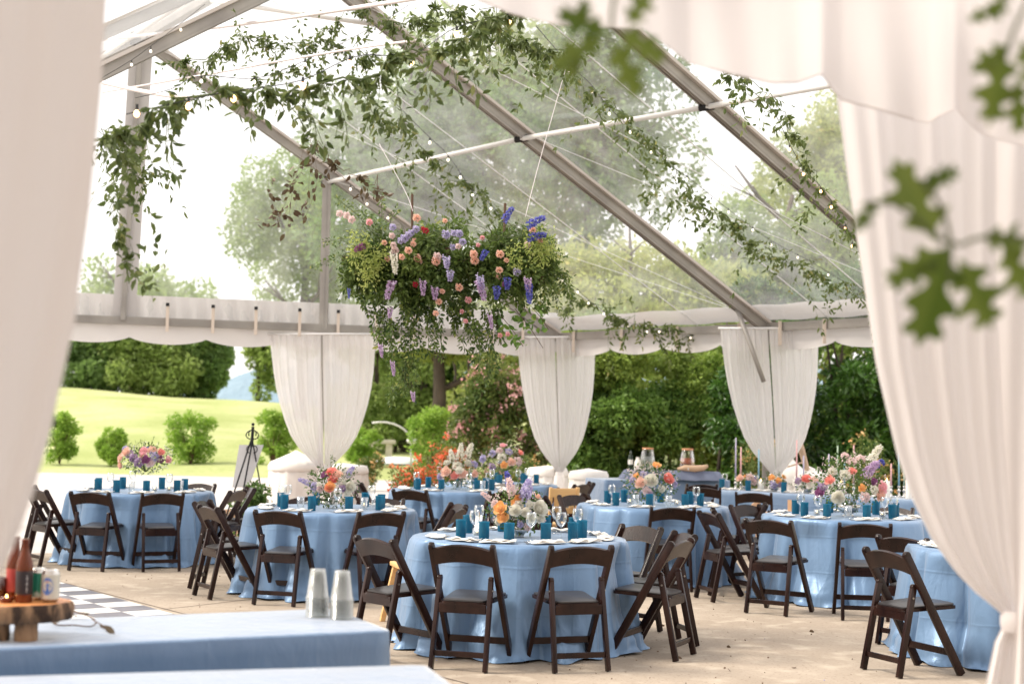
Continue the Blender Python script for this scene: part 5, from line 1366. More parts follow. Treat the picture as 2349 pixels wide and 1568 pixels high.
# light wood chairs behind the nearest table
def wood_chair(px, Y, rz, lab):
    t = thing('wooden_chair', lab, 'chair', (m_at(px, Y), Y, 0), rz=rz, group='light wood seats')
    MB().box((0, 0, .44), (.36, .34, .035)).build('seat', M['lightwood'], t, bevel=.01)
    for sx in (-1, 1):
        MB().bar((sx*.17, -.16, 0), (sx*.16, -.20, .86), .035, .04).build('leg', M['lightwood'], t, bevel=.006)
        MB().bar((sx*.18, .17, 0), (sx*.16, .13, .43), .035, .04).build('leg', M['lightwood'], t, bevel=.006)
    mb = MB(); mb.box((0, -.198, .80), (.30, .02, .10)); mb.box((0, -.19, .60), (.30, .018, .06)); mb.box((-.09, -.194, .70), (.06, .016, .16)); mb.box((.09, -.194, .70), (.06, .016, .16))
    mb.build('backrest', M['lightwood'], t, bevel=.006)
    mb = MB(); mb.box((0, .155, .2), (.32, .02, .03)); mb.box((0, -.175, .2), (.30, .02, .03)); mb.build('stretcher', M['lightwood'], t)
wood_chair(1282, 16.7, .35, 'light honey wood chair in front of the corner curtain tail')
t = thing('wooden_stool', 'light honey wood stool mostly hidden left of the nearest round table', 'stool', (m_at(961, 11.55), 11.55, 0), rz=.3, group='light wood seats')
MB().box((0, 0, .455), (.34, .34, .035)).build('seat', M['lightwood'], t, bevel=.01)
for sx in (-1, 1):
    for sy in (-1, 1): MB().bar((sx*.21, sy*.21, 0), (sx*.13, sy*.13, .44), .04, .04).build('leg', M['lightwood'], t, bevel=.006)
mb = MB(); mb.box((0, .18, .16), (.36, .02, .035)); mb.build('stretcher', M['lightwood'], t); MB().box((0, -.18, .16), (.36, .02, .035)).build('stretcher', M['lightwood'], t)

# easel with blank board and the plant at its foot
Ye = 19.4; x = m_at(572, Ye)
t = thing('easel', 'black wrought iron easel with scrolled top left of the first tied curtain', 'easel', (x, Ye, 0))
hz = at(583, 990, Ye).z
MB().tube([(-.33, -.12, 0), (.03, 0, hz*.92)], .012, 6).build('leg', M['darkmetal'], t)
MB().tube([(-.12, -.18, 0), (.05, 0, hz*.92)], .012, 6).build('leg', M['darkmetal'], t)
MB().tube([(.23, .45, 0), (.05, .02, hz*.9)], .010, 6).build('leg', M['darkmetal'], t)
mb = MB()
mb.tube([(.04, 0, hz*.86), (.05, 0, hz*1.05)], .02, 8)
for s_ in (-1, 1):
    mb.tube([(.045+s_*.10*math.sin(a)*(1-a/9), 0, hz*.93+.10*(1-math.cos(a))*(.6)) for a in np.linspace(0, 5, 12)], .008, 5)
    mb.tube([(.045+s_*(.02+.05*math.sin(a)), 0, hz*.80+.05*(1-math.cos(a))) for a in np.linspace(0, 4.2, 10)], .007, 5)
mb.sphere((.05, 0, hz*1.07), .022); mb.build('scrollwork', M['darkmetal'], t)
p0, p1, p2, p3 = [at(a_, b_, Ye-.02) for a_, b_ in ((529, 1118), (567, 1118), (601, 1020), (545, 1020))]
mb = MB(); O = Vector((x, Ye-.02, 0))
mb.add([tuple(q-O+Vector((0, dy, 0))) for dy in (0, .012) for q in (p0, p1, p2, p3)], [[0, 1, 2, 3], [7, 6, 5, 4], [0, 4, 5, 1], [1, 5, 6, 2], [2, 6, 7, 3], [3, 7, 4, 0]])
mb.build('sign_board', pmat('board_white', (.62, .60, .60), .6), loc=(x, Ye+.10, 0), label='blank pale board leaning on the black iron easel', cat='board')
x = m_at(590, 18.9)
t = thing('leafy_plant', 'low bushy green plant growing at the foot of the easel', 'plant', (x, 18.9, 0))
leafmass('foliage', crown_clumps((0, 0, .44), .36, .28, .44, 18, (.28, .42)), 2200, .06, M['leaf_arr'], t, zmin=.0)
MB().tube([(0, 0, 0), (.02, 0, .3)], [.015, .006], 5).build('stem', M['stem'], t)

# ================================================================== FOREGROUND BAR TABLES
fa = atz(-330, 1502, TZ); fb = atz(896, 1445, TZ)
rect_cloth('tablecloth', 'blue cloth draped over the bar table with the cups and wooden stand', fa, fb, .70, TZ, M['blue_matte'], 5, under='bar cloth with the cups', ripple=.012, flare=.03)
ga = atz(-250, 1558, TZ); gb = atz(975, 1524, TZ); gdv = (gb-ga).normalized(); gn = Vector((gdv.y, -gdv.x, 0))
rect_cloth('tablecloth', 'blue cloth draped over the closest bar table at the bottom edge', ga+gn*.74, gb+gn*.74, .74, TZ, M['blue_matte'], 6, under='closest bar cloth', ripple=.02, flare=.04)
TT = TZ+.004
cupm = glassmat('clear_plastic_cup', (.95, .955, .94), .5, milk=.19, rough=.15, edge=.5)
ME_CUP = MB().lathe([(.001, .118), (.030, .118), (.0315, .112), (.0455, .006), (.049, .004), (.049, 0), (.0465, 0), (.0445, .004), (.0305, .110), (.001, .114)], 26).mesh('cup', cupm, smooth=True)
for i, (px, py, nc, lab) in enumerate(((728, 1422, 11, 'stack of clear plastic cups turned upside down, left one on the bar table'), (783, 1427, 11, 'stack of clear plastic cups turned upside down, right one on the bar table'))):
    p = atz(px, py-9, TT); t = thing('cup_stack', lab, 'cups', (p.x, p.y, TT), group='stacks of clear plastic cups')
    for k in range(nc):
        o_ = obj('cup', ME_CUP, t, loc=(random.uniform(-.001, .001), random.uniform(-.001, .001), k*.0078)); o_.rotation_euler = (random.uniform(-.01, .01), random.uniform(-.01, .01), k)
# log-slice stand
sp0 = atz(30, 1462, TT); SY = sp0.y+.02
SX = m_at(38, SY)
t = thing('log_slice_stand', 'round log slice with rough bark edge on two log feet, on the bar table', 'serving stand', (SX, SY, TT))
n_ = 72; V = []; F = []
zt = .132
rows = [(0, zt), (.5, zt), (.955, zt), (.975, zt-.001), (1.0, zt-.006), (1.015, zt-.025), (1.0, zt-.060), (.96, zt-.066), (0, zt-.066)]
for (s_, z_) in rows:
    for k in range(n_):
        a = 2*math.pi*k/n_; wv = 1+.035*math.sin(3*a+1)+.02*math.sin(8*a)+(.012*math.sin(23*a+z_*90) if s_ > .98 else 0)
        V.append((math.cos(a)*.215*s_*wv, math.sin(a)*.165*s_*wv, z_))
def rowfaces(r0, r1): 
    out = []
    for i in range(r0, r1):
        for k in range(n_): k2 = (k+1) % n_; out.append([i*n_+k, i*n_+k2, (i+1)*n_+k2, (i+1)*n_+k])
    return out
m, n, l, o = newmat('sawn_wood_rings')
p = n.new('ShaderNodeBsdfPrincipled'); p.inputs['Roughness'].default_value = .42
tc = n.new('ShaderNodeTexCoord'); wv_ = n.new('ShaderNodeTexWave'); wv_.wave_type = 'RINGS'; wv_.rings_direction = 'Z'
wv_.inputs['Scale'].default_value = 14; wv_.inputs['Distortion'].default_value = 2.5; wv_.inputs['Detail'].default_value = 3
l.new(tc.outputs['Object'], wv_.inputs[0]); mxx = n.new('ShaderNodeMix'); mxx.data_type = 'RGBA'
mxx.inputs[6].default_value = (.55, .20, .06, 1); mxx.inputs[7].default_value = (.68, .30, .11, 1)
l.new(wv_.outputs[0], mxx.inputs[0]); l.new(mxx.outputs[2], p.inputs['Base Color']); l.new(p.outputs[0], o.inputs[0])
ringm = m
barkm = pmat('rough_log_bark', (.05, .028, .018), .9, c2=(.34, .20, .11), scale=22, bscale=40, bstr=1, bdist=.01, stretch=(1, 1, .35), lo=.42, hi=.6)
obj('sawn_top', npmesh('sawn_top', V, rowfaces(0, 3), ringm, smooth=True), t)
obj('bark_edge', npmesh('bark_edge', V, rowfaces(3, 8), barkm, smooth=True), t)
for (px, w_) in ((20, .036), (80, .042)):
    lx = m_at(px, SY-.06)-SX
    MB().lathe([(w_*.97, 0), (w_, .02), (w_*.95, .05), (w_*1.03, .067)], 24, (lx, -.075, 0), closed=True).build('log_foot', barkm, t, smooth='auto')
ST = TT+zt+.001
amber = pmat('amber_bottle_glass', (.06, .012, .005), .08, spec=.8, coat=.5)
m, n, l, o = newmat('amber_glass_lit'); gb_ = n.new('ShaderNodeBsdfTransparent'); gb_.inputs[0].default_value = (.55, .15, .03, 1)
pb = n.new('ShaderNodeBsdfPrincipled'); pb.inputs['Base Color'].default_value = (.16, .035, .01, 1); pb.inputs['Roughness'].default_value = .1
ms = n.new('ShaderNodeMixShader'); ms.inputs[0].default_value = .8; l.new(gb_.outputs[0], ms.inputs[1]); l.new(pb.outputs[0], ms.inputs[2]); l.new(ms.outputs[0], o.inputs[0])
ambt = m
bp_ = [(.001, 0), (.0285, 0), (.030, .004), (.030, .125), (.027, .148), (.018, .172), (.0135, .190), (.0125, .218), (.0145, .220), (.0145, .228), (.001, .228)]
ME_BB = MB().lathe(bp_, 26).mesh('glass_body', ambt, smooth=True)
def on_stand(px, dy): 
    Y_ = SY+dy; return (m_at(px, Y_), Y_, ST)
redm = pmat('red_bottle_label', (.35, .03, .03), .5, c2=(.45, .08, .05)); dkl = pmat('black_bottle_label', (.02, .012, .015), .45)
t = thing('beer_bottle', 'open brown beer bottle with a dark label in the middle of the log stand', 'bottle', on_stand(69, -.05), group='brown beer bottles')
obj('glass_body', ME_BB, t); MB().lathe([(.0303, .030), (.0306, .032), (.0306, .112), (.0303, .114)], 26).build('label', dkl, t, smooth=True)
mb = MB()
for q in range(7): mb.box((0, 0, .040+q*.0095), (.0022+.003*(q % 2), .001, .006))
mb.build('label_lettering', pmat('label_ink', (.55, .52, .5), .6), t, loc=(.018, -.0258, 0), rot=(0, 0, .6))
MB().lathe([(.001, .008), (.027, .008), (.0275, .115), (.001, .115)], 20).build('beer', pmat('dark_beer', (.03, .008, .003), .2), t, smooth=True)
t = thing('beer_bottle', 'brown beer bottle with a red label half hidden by the left drape', 'bottle', on_stand(47, .03), group='brown beer bottles')
obj('glass_body', ME_BB, t); MB().lathe([(.0303, .030), (.0306, .032), (.0306, .112), (.0303, .114)], 26).build('label', redm, t, smooth=True)
canp = [(.001, .002), (.022, .002), (.024, 0), (.026, .003), (.033, .012), (.033, .100), (.028, .112), (.0275, .115), (.026, .115), (.0255, .112), (.001, .111)]
def can_thing(px, dy, body, label, sc=1.0):
    t = thing('drink_can', label, 'can', on_stand(px, dy), group='drink cans on the log stand')
    b = MB().lathe(canp[4:6]+[], 28).mesh('can_body', body, smooth=True); obj('can_body', b, t)
    MB().lathe(canp[5:], 28).build('can_top', M['silver'], t, smooth=True); MB().lathe(canp[:5], 28).build('can_base', M['silver'], t, smooth=True)
    return t
t = can_thing(129, -.02, pmat('cream_can_paint', (.62, .57, .48), .35, .2), 'cream beer can with a blue oval mountain emblem at the right of the log stand')
def curved_patch(fn, mat, name, r=.0333, nseg=36):
    V = []; F = []
    pts = fn
    V.append((0, -r-.0002, 0)); 
    for (u_, v_) in pts: V.append((r*math.sin(u_/r), -r*math.cos(u_/r), v_))
    cu = sum(u for u, v in pts)/len(pts); cv = sum(v for u, v in pts)/len(pts); V[0] = (r*math.sin(cu/r), -r*math.cos(cu/r), cv)
    for i in range(len(pts)): F.append([0, 1+i, 1+(i+1) % len(pts)])
    return npmesh(name, V, F, mat)
bl = pmat('emblem_blue', (.06, .16, .50), .4); bl2 = pmat('emblem_cream', (.60, .52, .42), .5); rd = pmat('emblem_red', (.55, .10, .08), .5)
def emb(name, pts, mat, r): 
    return obj(name, curved_patch(pts, mat, name, r), t, loc=(0, 0, .058), rot=(0, 0, -.05))
ov_ = [(.0215*math.cos(a), .031*math.sin(a)) for a in np.linspace(0, 2*math.pi, 40, endpoint=False)]
emb('emblem', ov_, bl, .0333)
emb('emblem', [(.017*math.cos(a), .0095+.012*math.sin(a)) for a in np.linspace(0, 2*math.pi, 30, endpoint=False)], bl2, .03345)
emb('emblem', [(-.020, -.012), (-.009, .004), (-.005, .001), (.001, .012), (.006, .004), (.010, .007), (.020, -.012), (.014, -.019), (-.014, -.019)], bl, .03360)
emb('emblem', [(.004*math.cos(a), .0175+.0025*math.sin(a)) for a in np.linspace(0, 2*math.pi, 12, endpoint=False)], rd, .0337)
emb('emblem', [(-.012, -.0235), (.012, -.0235), (.010, -.0265), (-.010, -.0265)], bl2, .0336)
can_thing(100, .03, pmat('green_can_paint', (.02, .20, .13), .3, .3, c2=(.45, .52, .48), scale=14, lo=.5, hi=.6), 'green and silver can between the brown bottle and the cream can')
t = thing('tea_light', 'lit tea light in a small amber glass at the left of the log stand', 'candle', on_stand(30, -.06))
MB().lathe([(.001, 0), (.022, 0), (.024, .02), (.022, .02), (.001, .006)], 20).build('amber_cup', ambt, t, smooth=True)
MB().lathe([(.001, .010), (.006, .013), (.004, .02), (.0008, .028)], 8).build('flame', M['flame'], t, smooth=True)
t = thing('tumbler', 'short dark brown tumbler beside the drape on the log stand', 'tumbler', on_stand(12, .02))
MB().lathe([(.001, 0), (.028, 0), (.033, .08), (.031, .08), (.027, .008), (.001, .006)], 22).build('cup_body', amber, t, smooth=True)
MB().lathe([(.001, .008), (.027, .009), (.0295, .05), (.001, .05)], 20).build('drink', dkl, t, smooth=True)
# leafy twig lying on the cloth
t = thing('leafy_twig', 'curling leafless-tipped twig with dark leaves lying beside the log stand', 'twig', tuple(atz(150, 1430, TT)))
O = Vector(t.location)
def on_t(px, py, h=.01): return tuple(atz(px, py, TT+h)-O)
path = [on_t(106, 1412, .03), on_t(130, 1432), on_t(170, 1433), on_t(205, 1436), on_t(220, 1428), on_t(208, 1414, .025), on_t(180, 1405, .03), on_t(165, 1400, .02)]
MB().tube(poly3(path, 26), .003, 5).build('stem', M['twig'], t)
MB().tube(poly3([on_t(212, 1420, .02), on_t(232, 1431, .03), on_t(247, 1440, .02)], 8), .0022, 5).build('stem', M['twig'], t)
Pl = [path[0], path[0], on_t(165, 1400, .03), on_t(175, 1402, .02), on_t(168, 1410), on_t(228, 1428, .03), on_t(240, 1432, .035), on_t(120, 1425)]
obj('leaves', leaves_mesh('leaves', Pl, [(.6, -.3, .1), (.8, .1, .4), (-.2, -.6, .1), (.9, -.4, -.1), (.5, -.9, .1), (.7, -.5, -.3), (.7, -.3, -.5), (.9, -.3, .2)], [.075, .06, .065, .07, .06, .07, .06, .05], 0.026, M['leaf_brown']), t)

# ================================================================== NEAR DRAPES
def interp(tab, y):
    for (a, va), (b, vb) in zip(tab[:-1], tab[1:]):
        if y <= b: return va+(vb-va)*max(0, (y-a))/(b-a)
    return tab[-1][1]
def drape(name, parent, left, right, y0, y1, Y, nu, nv, folds, amp, mat, seed=0, edge=0.0):
    rr = random.Random(seed); ph = [rr.uniform(0, 6) for _ in range(4)]; V = []; F = []
    O = Vector(parent.location)
    w_ref = abs(interp(right, y0)-interp(left, y0))
    for j in range(nv+1):
        py = y0+(y1-y0)*j/nv; a, b = interp(left, py), interp(right, py); gz = abs(b-a)/w_ref
        for i in range(nu+1):
            u_ = i/nu
            dy = amp*(.35+.65*gz)*(math.sin(folds*2*math.pi*u_+ph[0]+.8*math.sin(py*.002+ph[1]))+.45*math.sin(folds*4.7*math.pi*u_+ph[2]+py*.003))
            p = at(a+(b-a)*u_, py, Y)
            V.append((p.x-O.x, p.y-O.y+dy, p.z-O.z))
    for j in range(nv):
        for i in range(nu): k = j*(nu+1)+i; F.append([k, k+1, k+nu+2, k+nu+1])
    return obj(name, npmesh(name, V, F, mat, smooth=True), parent)
YL = 2.7
t = thing('drape', 'plain ivory drape hanging close by at the left edge of the view', 'drape', (m_at(-100, YL), YL, 0), group='ivory drapes framing the view')
drape('drape_panel', t, [(-250, -900), (900, -700), (1400, -420), (1560, -330), (1800, -300)], [(-250, 262), (0, 251), (230, 240), (480, 217), (740, 181), (1000, 122), (1150, 76), (1250, 38), (1340, -10), (1420, -75), (1520, -180), (1560, -210), (1800, -200)], -250, 2300, YL, 150, 90, 2.6, .022, M['drape'], 3)
YR = 4.4
t = thing('drape', 'tall ivory drape gathered to a tie at the right edge of the view', 'drape', (m_at(2345, YR), YR, 0), group='ivory drapes framing the view')
LE = [(0, 1900), (215, 1922), (420, 1950), (640, 1983), (830, 2010), (1040, 2058), (1150, 2096), (1240, 2140), (1310, 2192), (1360, 2240), (1395, 2285), (1415, 2306), (1430, 2304), (1470, 2283), (1568, 2262), (2300, 2225)]
MID = [(0, 2290), (215, 2294), (640, 2296), (1000, 2312), (1250, 2330), (1415, 2340), (1430, 2340), (1568, 2330), (2300, 2325)]
RE = [(0, 2800), (215, 2780), (640, 2720), (1040, 2640), (1250, 2540), (1360, 2460), (1415, 2392), (1430, 2392), (1568, 2425), (2300, 2460)]
drape('drape_panel', t, LE, MID, 60, 2300, YR, 110, 100, 2.7, .015, M['drape'], 8)
drape('drape_panel', t, [(a, b-8) for a, b in MID], RE, 60, 2300, YR-.05, 100, 100, 2.4, .015, M['drape'], 9)
c = at(2345, 1424, YR); w_ = (at(2392, 1424, YR)-at(2304, 1424, YR)).length/2
MB().lathe([(w_*1.02, -.03), (w_*1.12, -.012), (w_*1.12, .012), (w_*1.02, .03)], 26, (c.x-t.location.x, 0, c.z), sy=.75).build('tie', M['drape'], t, smooth=True)
# overhead swag with a sagging lower hem
HEM = [(1040, -40), (1094, 0), (1174, 32), (1282, 58), (1400, 62), (1477, 66), (1530, 104), (1581, 144), (1670, 168), (1769, 191), (1830, 190), (1885, 170), (1908, 205), (1929, 228), (2033, 256), (2100, 276), (2130, 281), (2162, 262), (2194, 249), (2222, 280), (2250, 306), (2300, 322), (2360, 335), (2700, 350)]
t = thing('ceiling_swag', 'ivory fabric liner swagging overhead across the upper right of the view', 'swag', (m_at(1900, 4.0), 4.0, 0))
O = Vector(t.location); V = []; F = []; nu, nv = 190, 34
for i in range(nu+1):
    px = 1040+(2700-1040)*i/nu; hy = interp(HEM, px)
    for j in range(nv+1):
        v_ = j/nv
        if j == 0: pyy, Yj = hy, 4.02
        py = hy-(hy+330)*v_
        Yj = 4.02-.9*v_+.030*math.sin(px*.016+v_*5)*(v_+.3)+.03*math.sin(px*.007-v_*6+1)+.012*math.sin(px*.05+v_*3)*(1-v_)
        p = at(px, py, Yj); V.append((p.x-O.x, p.y-O.y, p.z-O.z))
for i in range(nu):
    for j in range(nv): k = i*(nv+1)+j; F.append([k, k+nv+1, k+nv+2, k+1])
obj('swag_cloth', npmesh('swag_cloth', V, F, M['drape'], smooth=True), t)
mb = MB(); pts = []
for i in range(0, nu+1): 
    px = 1040+(2700-1040)*i/nu; pts.append(at(px, interp(HEM, px), 4.02)-O+Vector((0, .0, 0)))
mb.tube(pts, .0022, 5); mb.build('hem', M['drape'], t, smooth=True)

# fabric ceiling over the viewer's end, continuing from the swag
V = []; F = []; nx_, ny_ = 40, 24
for i in range(nx_+1):
    for j in range(ny_+1):
        x = -7+14*i/nx_; y = -7+10.2*j/ny_; sagz = .10*math.sin(x*2.6)*math.sin(y*.9+1)+.05*math.sin(x*5+y)
        V.append((x, y, 3.15+sagz+(.0 if y < 2 else (y-2)*.02)))
for i in range(nx_):
    for j in range(ny_): k = i*(ny_+1)+j; F.append([k, k+ny_+1, k+ny_+2, k+1])
FT = thing('bar_tent', 'ivory fabric ceiling and unseen walls added to shade the bar end behind the near drapes', 'fabric tent', (0, -2, 0))
obj('fabric_ceiling', npmesh('fabric_ceiling', V, F, M['drape'], smooth=True), FT, loc=(0, 2, 0))
for (a, b) in (((-7, -7), (7, -7)), ((-7, -7), (-7, 2.4)), ((7, -7), (7, 2.4))):  # unseen walls added behind and beside the camera to cut frontal light
    V = []; F = []; n1 = 90
    for i in range(n1+1):
        u_ = i/n1; wv = .06*math.sin(u_*60)+.03*math.sin(u_*23)
        for j in range(5): V.append((a[0]+(b[0]-a[0])*u_+(wv if a[0] == b[0] else 0), a[1]+(b[1]-a[1])*u_+(0 if a[0] == b[0] else wv), 3.12*j/4+.01))
    for i in range(n1):
        for j in range(4): k = i*5+j; F.append([k, k+5, k+6, k+1])
    obj('unseen_shade_wall', npmesh('unseen_shade_wall', V, F, M['drape'], smooth=True), FT, loc=(0, 2, 0))

# ================================================================== NEAR OUT-OF-FOCUS LOBED LEAVES
def lobed_leaf(mb_V, mb_F, c, right, up, size, seed):
    rr = random.Random(seed); c = Vector(c); right = Vector(right).normalized(); up = Vector(up).normalized(); nrm = right.cross(up)
    half = [(0.0, 0), (.05, .08), (.10, .18), (.27, .26), (.30, .34), (.13, .40), (.12, .48), (.33, .60), (.38, .70), (.18, .72), (.13, .78), (.22, .92), (.17, .99), (.07, .96), (0, 1.10)]
    half = [(x*rr.uniform(.75, 1.15), y*1.12) for x, y in half]
    b = len(mb_V); cv = rr.uniform(.1, .35)
    def P(x, y): return tuple(c+right*(x*size)+up*(y*size)+nrm*size*(cv*x*x*1.4-cv*.5*y*y))
    m_ = len(half)
    for s_ in (1, -1):
        b = len(mb_V)
        for (x, y) in half: mb_V.append(P(s_*x, y))
        for (x, y) in half: mb_V.append(P(0, min(1, y*.95+.02)))
        for i in range(m_-1): 
            f = [b+i, b+i+1, b+m_+i+1, b+m_+i]; mb_F.append(f if s_ > 0 else f[::-1])
def oak(label, Y, leaves, stems):
    c0 = at(*leaves[0][:2], Y); t = thing('leafy_sprig', label, 'leaf sprig', tuple(c0), group='blurred lobed-leaf sprigs close to the camera'); O = Vector(c0)
    for q, (px, py, ang, size, tilt) in enumerate(leaves):
        V = []; F = []; a = R(ang); up = Vector((math.cos(a), tilt, math.sin(a))); rt = Vector((math.sin(a), tilt*.6, -math.cos(a)))
        lobed_leaf(V, F, Vector((0, 0, 0)), rt, up, size/FPX*Y, q+int(px)); o_ = obj('leaf', npmesh('leaf', V, F, M['leaf_oak'], np.clip(random.random()+np.where(np.arange(len(F)) < len(F)//2, .22, -.22), 0, 1), smooth=True), t, loc=tuple(at(px, py, Y)-O))
    for st in stems: MB().tube(poly3([at(a_, b_, Y)-O for a_, b_ in st], 10), .0016*Y, 5).build('stem', M['stem'], t)
oak('blurred sprig of lobed green leaves under the overhead swag at the top', 2.1, [(1390, 85, 205, 125, .3), (1395, 80, 158, 110, -.2), (1405, 95, 300, 125, .3), (1345, 55, 95, 60, .2), (1440, 60, 60, 95, .1), (1330, 120, 250, 60, .4), (1420, 70, 330, 110, .1)], [[(1420, -60), (1405, 20), (1400, 105)]])
oak('blurred sprig of lobed green leaves in the middle of the right drape', 2.0, [(2175, 560, 258, 205, .2), (2165, 570, 214, 130, .3), (2150, 560, 112, 190, .1), (2115, 420, 20, 90, .2), (2010, 455, 240, 75, .2), (2200, 590, 302, 170, .3), (2250, 540, 352, 120, .3), (2300, 560, 305, 130, .3)], [[(2400, 560), (2270, 540), (2180, 560), (2060, 470), (1990, 470)], [(2180, 560), (2160, 480), (2110, 410)], [(2180, 560), (2180, 640)]])
oak('blurred lobed green leaves at the top right corner', 2.0, [(2300, 110, 265, 150, .2), (2320, 100, 215, 90, .4), (2340, 90, 300, 120, .3), (2310, -30, 250, 70, .2), (2290, 20, 200, 60, .2), (2330, 180, 280, 110, .2)], [[(2380, -40), (2330, 60), (2310, 120)]])

# ================================================================== GARLANDS, STRING LIGHTS
def garland(label, path, nleaf, L, mat, spread, tendrils=(), stem_r=.004, wid=.42, group='leafy garlands under the tent roof', dens_t=60, name='garland', hang=0.55):
    """path: (px, py, Y) control points; tendrils: (px0, py0, px1, py1, Y)"""
    P3 = [np.array(at(a, b, Y)) for a, b, Y in path]; c = P3[0].copy(); t = thing(name, label, 'garland', tuple(c), group=group)
    pts = np.array(poly3(P3, 40))-c
    pts[1:-1] += rng.normal(size=(38, 3))*spread*.10
    mb = MB(); mb.tube([tuple(p) for p in pts], stem_r, 5)
    LP = []; LD = []
    # side sprigs along the stem
    nsp = max(6, nleaf//12)
    tt = (np.arange(nsp)+rng.random(nsp))/nsp*(len(pts)-1.001)
    clump = .2+.8*np.clip(np.sin(tt*.9+rng.random()*6)+.3+rng.normal(size=nsp)*.6, 0, 1.5)
    for f, cl_ in zip(tt, clump):
        i = int(f); b = pts[i]+(pts[i+1]-pts[i])*(f-i); tan = pts[i+1]-pts[i]; tan /= np.linalg.norm(tan)+1e-9
        d = rng.normal(size=3); d /= np.linalg.norm(d); d = d*.8+tan*rng.choice([-1, 1])*.7+np.array([0, 0, -hang]); d /= np.linalg.norm(d)
        ln = spread*rng.uniform(.4, 1.25)*cl_; s1 = b+d*ln*.5; s2 = b+d*ln+np.array([0, 0, -ln*.25])
        mb.tube([tuple(b), tuple(s1), tuple(s2)], stem_r*.35, 3, cap=False)
        n_ = int(rng.integers(6, 18))
        for q in range(n_):
            u_ = rng.random(); p = b*(1-u_)**2+2*s1*u_*(1-u_)+s2*u_*u_; e = rng.normal(size=3); e /= np.linalg.norm(e)
            LP.append(p+e*L*.15); LD.append(e*.7+d*.5+np.array([0, 0, -.35]))
    for (x0_, y0_, x1_, y1_, Y) in tendrils:
        a = np.array(at(x0_, y0_, Y))-c; b = np.array(at(x1_, y1_, Y))-c
        mid = (a+b)/2+rng.normal(size=3)*np.linalg.norm(b-a)*.08
        q3 = poly3([a, mid, b], 10); mb.tube([tuple(p) for p in q3], stem_r*.4, 4, cap=False)
        ln = np.linalg.norm(b-a); n_ = max(4, int(dens_t*ln))
        for q in range(n_):
            u_ = rng.random()**.8; k = u_*(9-.001); i = int(k); p = q3[i]+(q3[i+1]-q3[i])*(k-i); e = rng.normal(size=3); e /= np.linalg.norm(e)
            LP.append(p+e*L*.5); LD.append(e+np.array([0, 0, -.7]))
    mb.build('stem', M['stem'] if mat != M['leaf_brown'] else M['twig'], t)
    n_ = len(LP); obj('leaves', leaves_mesh('leaves', np.array(LP), np.array(LD), L*rng.uniform(.6, 1.25, n_), L*wid, mat), t)
    return t
ml = M['leaf_garland']; mn = M['leaf_near']
garland('thick near garland sweeping from the left curtain up to the centre of the roof', [(232, 330, 6.6), (300, 290, 6.8), (400, 235, 7.0), (540, 200, 7.2), (660, 215, 7.4), (790, 190, 7.5), (900, 140, 7.6), (1010, 105, 7.8), (1110, 60, 8.0), (1190, 20, 8.2)], 837, .064, mn, .21,
  [(290, 290, 275, 440, 6.7), (300, 300, 310, 400, 6.7), (262, 320, 250, 480, 6.6), (385, 250, 405, 410, 6.9), (430, 230, 395, 330, 6.9), (690, 230, 740, 330, 7.3), (760, 210, 800, 330, 7.4), (870, 180, 850, 290, 7.5), (830, 190, 880, 300, 7.5), (960, 140, 985, 250, 7.7), (1040, 110, 1060, 240, 7.8), (1075, 120, 1100, 230, 7.8), (910, 160, 930, 290, 7.6), (640, 220, 700, 300, 7.3), (1000, 120, 960, 220, 7.6), (700, 240, 720, 350, 7.3), (330, 290, 350, 380, 6.8)], .006, dens_t=75)
garland('trailing rounded-leaf tendril hanging beside the left tent post', [(275, 440, 6.7), (262, 500, 6.7), (285, 580, 6.7), (300, 640, 6.7)], 26, .05, mn, .14, [(300, 560, 290, 645, 6.7), (345, 540, 380, 600, 6.8), (335, 600, 350, 690, 6.8), (300, 620, 370, 650, 6.8), (330, 470, 340, 560, 6.8)], .002, wid=.55, dens_t=45)
garland('fine-leaved garland across the top left under the gable', [(420, 150, 13), (500, 120, 13), (560, 90, 13.2), (640, 100, 13.5), (720, 95, 13.7), (800, 105, 14), (850, 150, 14.2)], 930, .060, ml, .42, [(540, 30, 555, 80, 13), (690, 40, 700, 120, 13.5), (470, 160, 470, 240, 13), (640, 110, 620, 190, 13.5), (740, 120, 730, 200, 13.7)], .004)
garland('fine-leaved garland in the upper roof left of the centre rafter', [(580, 180, 14), (680, 150, 14.3), (760, 60, 14.6), (830, 20, 15), (900, -20, 15)], 558, .060, ml, .36, [(620, 190, 640, 260, 14), (700, 150, 730, 230, 14.4)], .004)
garland('feathery garland hanging from the left curtain below the thick garland', [(226, 300, 11), (260, 330, 11), (300, 370, 11), (330, 420, 11)], 260, .058, ml, .36, [(300, 390, 400, 400, 11), (250, 370, 255, 470, 11), (330, 420, 300, 505, 11), (370, 390, 385, 420, 11)], .003)
garland('garland running down the middle of the roof toward the flower chandelier', [(830, 170, 13), (880, 250, 13.6), (930, 300, 14.2), (985, 350, 15), (1040, 400, 15.8), (1100, 440, 16.6), (1140, 490, 17.2), (1210, 560, 18), (1270, 620, 18.8)], 837, .068, ml, .44, [(950, 320, 940, 440, 14.6), (1000, 380, 1000, 480, 15.2), (1070, 430, 1060, 520, 16), (900, 290, 895, 330, 14)], .004)
garland('garland drooping from the chandelier side to the right eave', [(1240, 600, 19), (1310, 660, 20), (1390, 710, 21), (1460, 735, 21.5), (1530, 750, 22), (1610, 770, 22.5)], 713, .085, ml, .50, [(1330, 680, 1300, 750, 20), (1400, 720, 1410, 780, 21), (1480, 740, 1470, 790, 21.5), (1545, 755, 1540, 795, 22)], .004)
